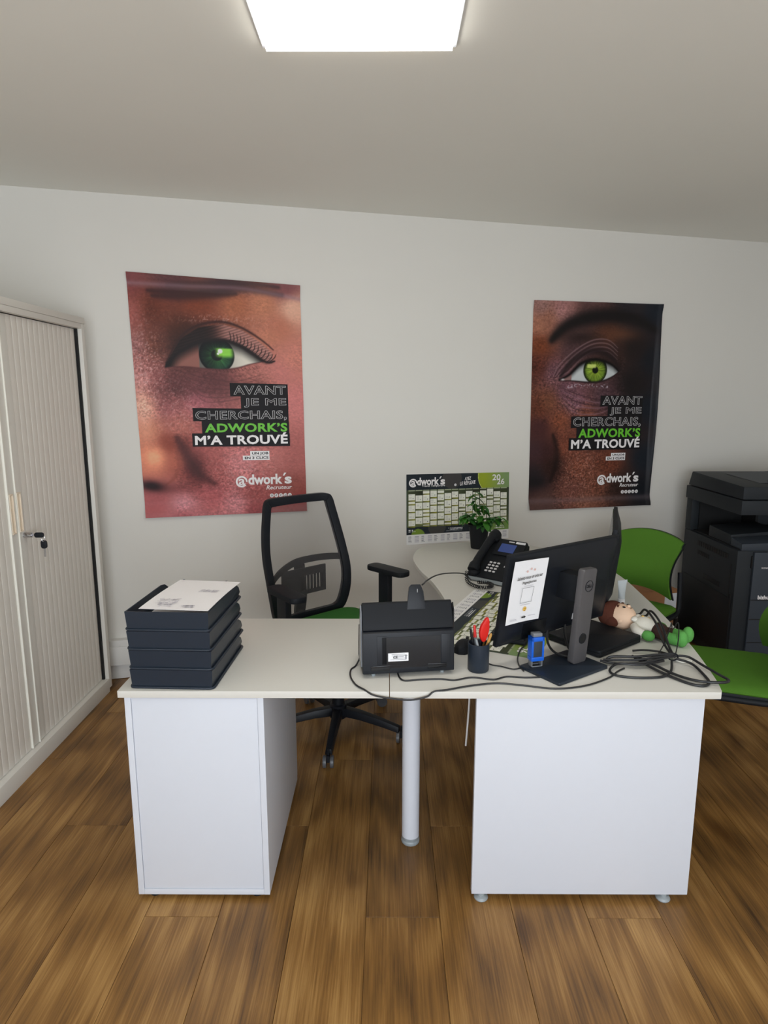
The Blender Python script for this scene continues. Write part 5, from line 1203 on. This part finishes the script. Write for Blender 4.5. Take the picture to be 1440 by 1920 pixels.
# ------------------------------------------------------------------ copier
cp = thing('office_copier', 'large charcoal multifunction office copier standing against the right wall', 'copier', (1.985, 3.55, 0))
CW, CD = .60, .66
MB().box2((0, 0, .02), (CW, CD, .73)).build('body', PRINTER, cp, bevel=.006)
b = MB(); b.box2((.0, .585, .73), (.05, CD, .935)); b.box2((.34, .42, .73), (CW, CD, .935)); b.box2((.36, .0, .73), (CW, .42, .80)); b.build('rear_column', PRINTER, cp, bevel=.004)
MB().box2((.02, .02, .731), (.34, .58, .737)).box2((.05, .58, .731), (.34, .65, .934)).box2((.325, .42, .737), (.339, .58, .934)).build('output_floor', VOID, cp)
MB().add([(.02, .125, .738), (.02, .38, .738), (.30, .38, .738), (.30, .125, .738), (.02, .125, .796), (.02, .38, .806), (.30, .38, .83), (.30, .125, .82)], [[0, 1, 2, 3], [4, 7, 6, 5], [0, 4, 5, 1], [1, 5, 6, 2], [2, 6, 7, 3], [3, 7, 4, 0]]).build('output_tray', PRINTER, cp, bevel=.004)
MB().add([(.02, .0, .73), (.30, .0, .73), (.30, .12, .73), (.02, .12, .73), (.02, .0, .768), (.30, .0, .782), (.30, .12, .80), (.02, .12, .785)], [[3, 2, 1, 0], [4, 5, 6, 7], [0, 1, 5, 4], [1, 2, 6, 5], [2, 3, 7, 6], [3, 0, 4, 7]]).build('inner_cover', PRINTER_F, cp, bevel=.004)
MB().box2((-.006, -.006, .935), (CW, CD + .01, 1.018)).build('scanner_unit', PRINTER, cp, bevel=.006)
MB().add([(0, 0, 1.022), (CW, 0, 1.022), (CW, CD, 1.022), (0, CD, 1.022), (.0, 0, 1.095), (CW, .0, 1.095), (CW, CD - .02, 1.112), (.01, CD - .02, 1.112)], [[3, 2, 1, 0], [4, 5, 6, 7], [0, 1, 5, 4], [1, 2, 6, 5], [2, 3, 7, 6], [3, 0, 4, 7]]).build('document_feeder', PRINTER, cp, bevel=.008)
MB().add([(.16, .12, 1.100), (.58, .12, 1.100), (.58, .54, 1.112), (.16, .54, 1.112), (.20, .16, 1.103), (.58, .16, 1.13), (.58, .50, 1.14), (.20, .50, 1.113)], [[0, 1, 5, 4], [1, 2, 6, 5], [2, 3, 7, 6], [3, 0, 4, 7], [4, 5, 6, 7]]).build('feeder_tray', PRINTER_F, cp)
MB().box2((.22, .10, 1.102), (.34, .16, 1.122)).build('paper_guide', PRINTER_F, cp, bevel=.004)
MB().box2((.085, -.022, .03), (CW, 0, .725)).build('front_cover', PRINTER_F, cp, bevel=.006)
MB().box2((.088, -.024, .445), (CW, -.020, .450)).box2((.088, -.024, .33), (CW, -.020, .335)).box2((.088, -.024, .19), (CW, -.020, .195)).build('drawer_seam', VOID, cp)
MB().box2((.078, -.010, .63), (.086, .0, .70)).build('side_latch', VOID, cp)
b = MB()
for k in range(14): b.box2((-.003, .09 + .027 * k, .660), (.001, .112 + .027 * k, .690))
b.build('long_vent', VOID, cp)
b = MB()
for k in range(6): b.box2((-.003, .31 + .025 * k, .605), (.001, .330 + .025 * k, .630))
b.build('short_vent', VOID, cp)
MB().box2((-.003, .16, .47), (.001, .36, .50)).build('side_handle_recess', PRINTER_D, cp, bevel=.001)
MB().box2((-.004, .02, .08), (.002, .62, .44)).build('side_panel', PRINTER_D, cp, bevel=.002)
MB().box2((-.003, .05, .44), (.001, .058, .64)).build('panel_seam', VOID, cp)
MB().box2((-.006, .02, .38), (.0, .032, .47)).build('side_hinge', VOID, cp)
for x in (.06, .54):
    for y in (.06, .6): MB().cyl((x, y, 0), (x, y, .022), .025, 14).build('foot', BLACK_M, cp)
Mfr = frame4((1, 0, 0), (0, 0, 1), (0, -1, 0), (0, -.0225, 0))
MB().lathe([(.020, 0), (.020, .0012)], 24, Mfr @ Matrix.Translation((.185, .672, 0)), False).build('emblem', LOGO_BLUE, cp)
b = MB()
for k in range(3): b.box((.185, .680 - .008 * k, .0016), (.032 - .004 * abs(k - 1), .003, .0006), Mfr)
b.build('emblem_stripe', PRINT_WHT, cp)
lettering(cp, 'KONICA MINOLTA', (.130, .632, .240, .641), .0012, PRINT_WHT, .02, name='maker_lettering', M=Mfr)
lettering(cp, 'bizhub', (.125, .452, .205, .476), .0012, PRINT_WHT, .035, name='model_lettering', M=Mfr)
# carton on the floor behind the green chair
cx_ = wall_pt(1.66, 0, .22)
bx_ = thing('cardboard_box', 'brown cardboard box on the floor by the wall behind the green chair', 'box', (cx_.x, cx_.y, 0), (0, 0, math.atan(WS)))
MB().box2((-.20, -.13, 0), (.20, .13, .36)).build('carton', CARD, bx_, bevel=.003)
MB().box2((-.201, -.025, .3605), (.201, .025, .3612)).build('tape', PRINT_PEACH, bx_)
MB().box2((.10, -.1312, .24), (.19, -.1305, .34)).build('label', PAPER, bx_)
MB().box2((-.2, -.13, .36), (-.002, .13, .363)).box2((.002, -.13, .36), (.2, .13, .363)).build('flap', CARD, bx_)

finish_letters()
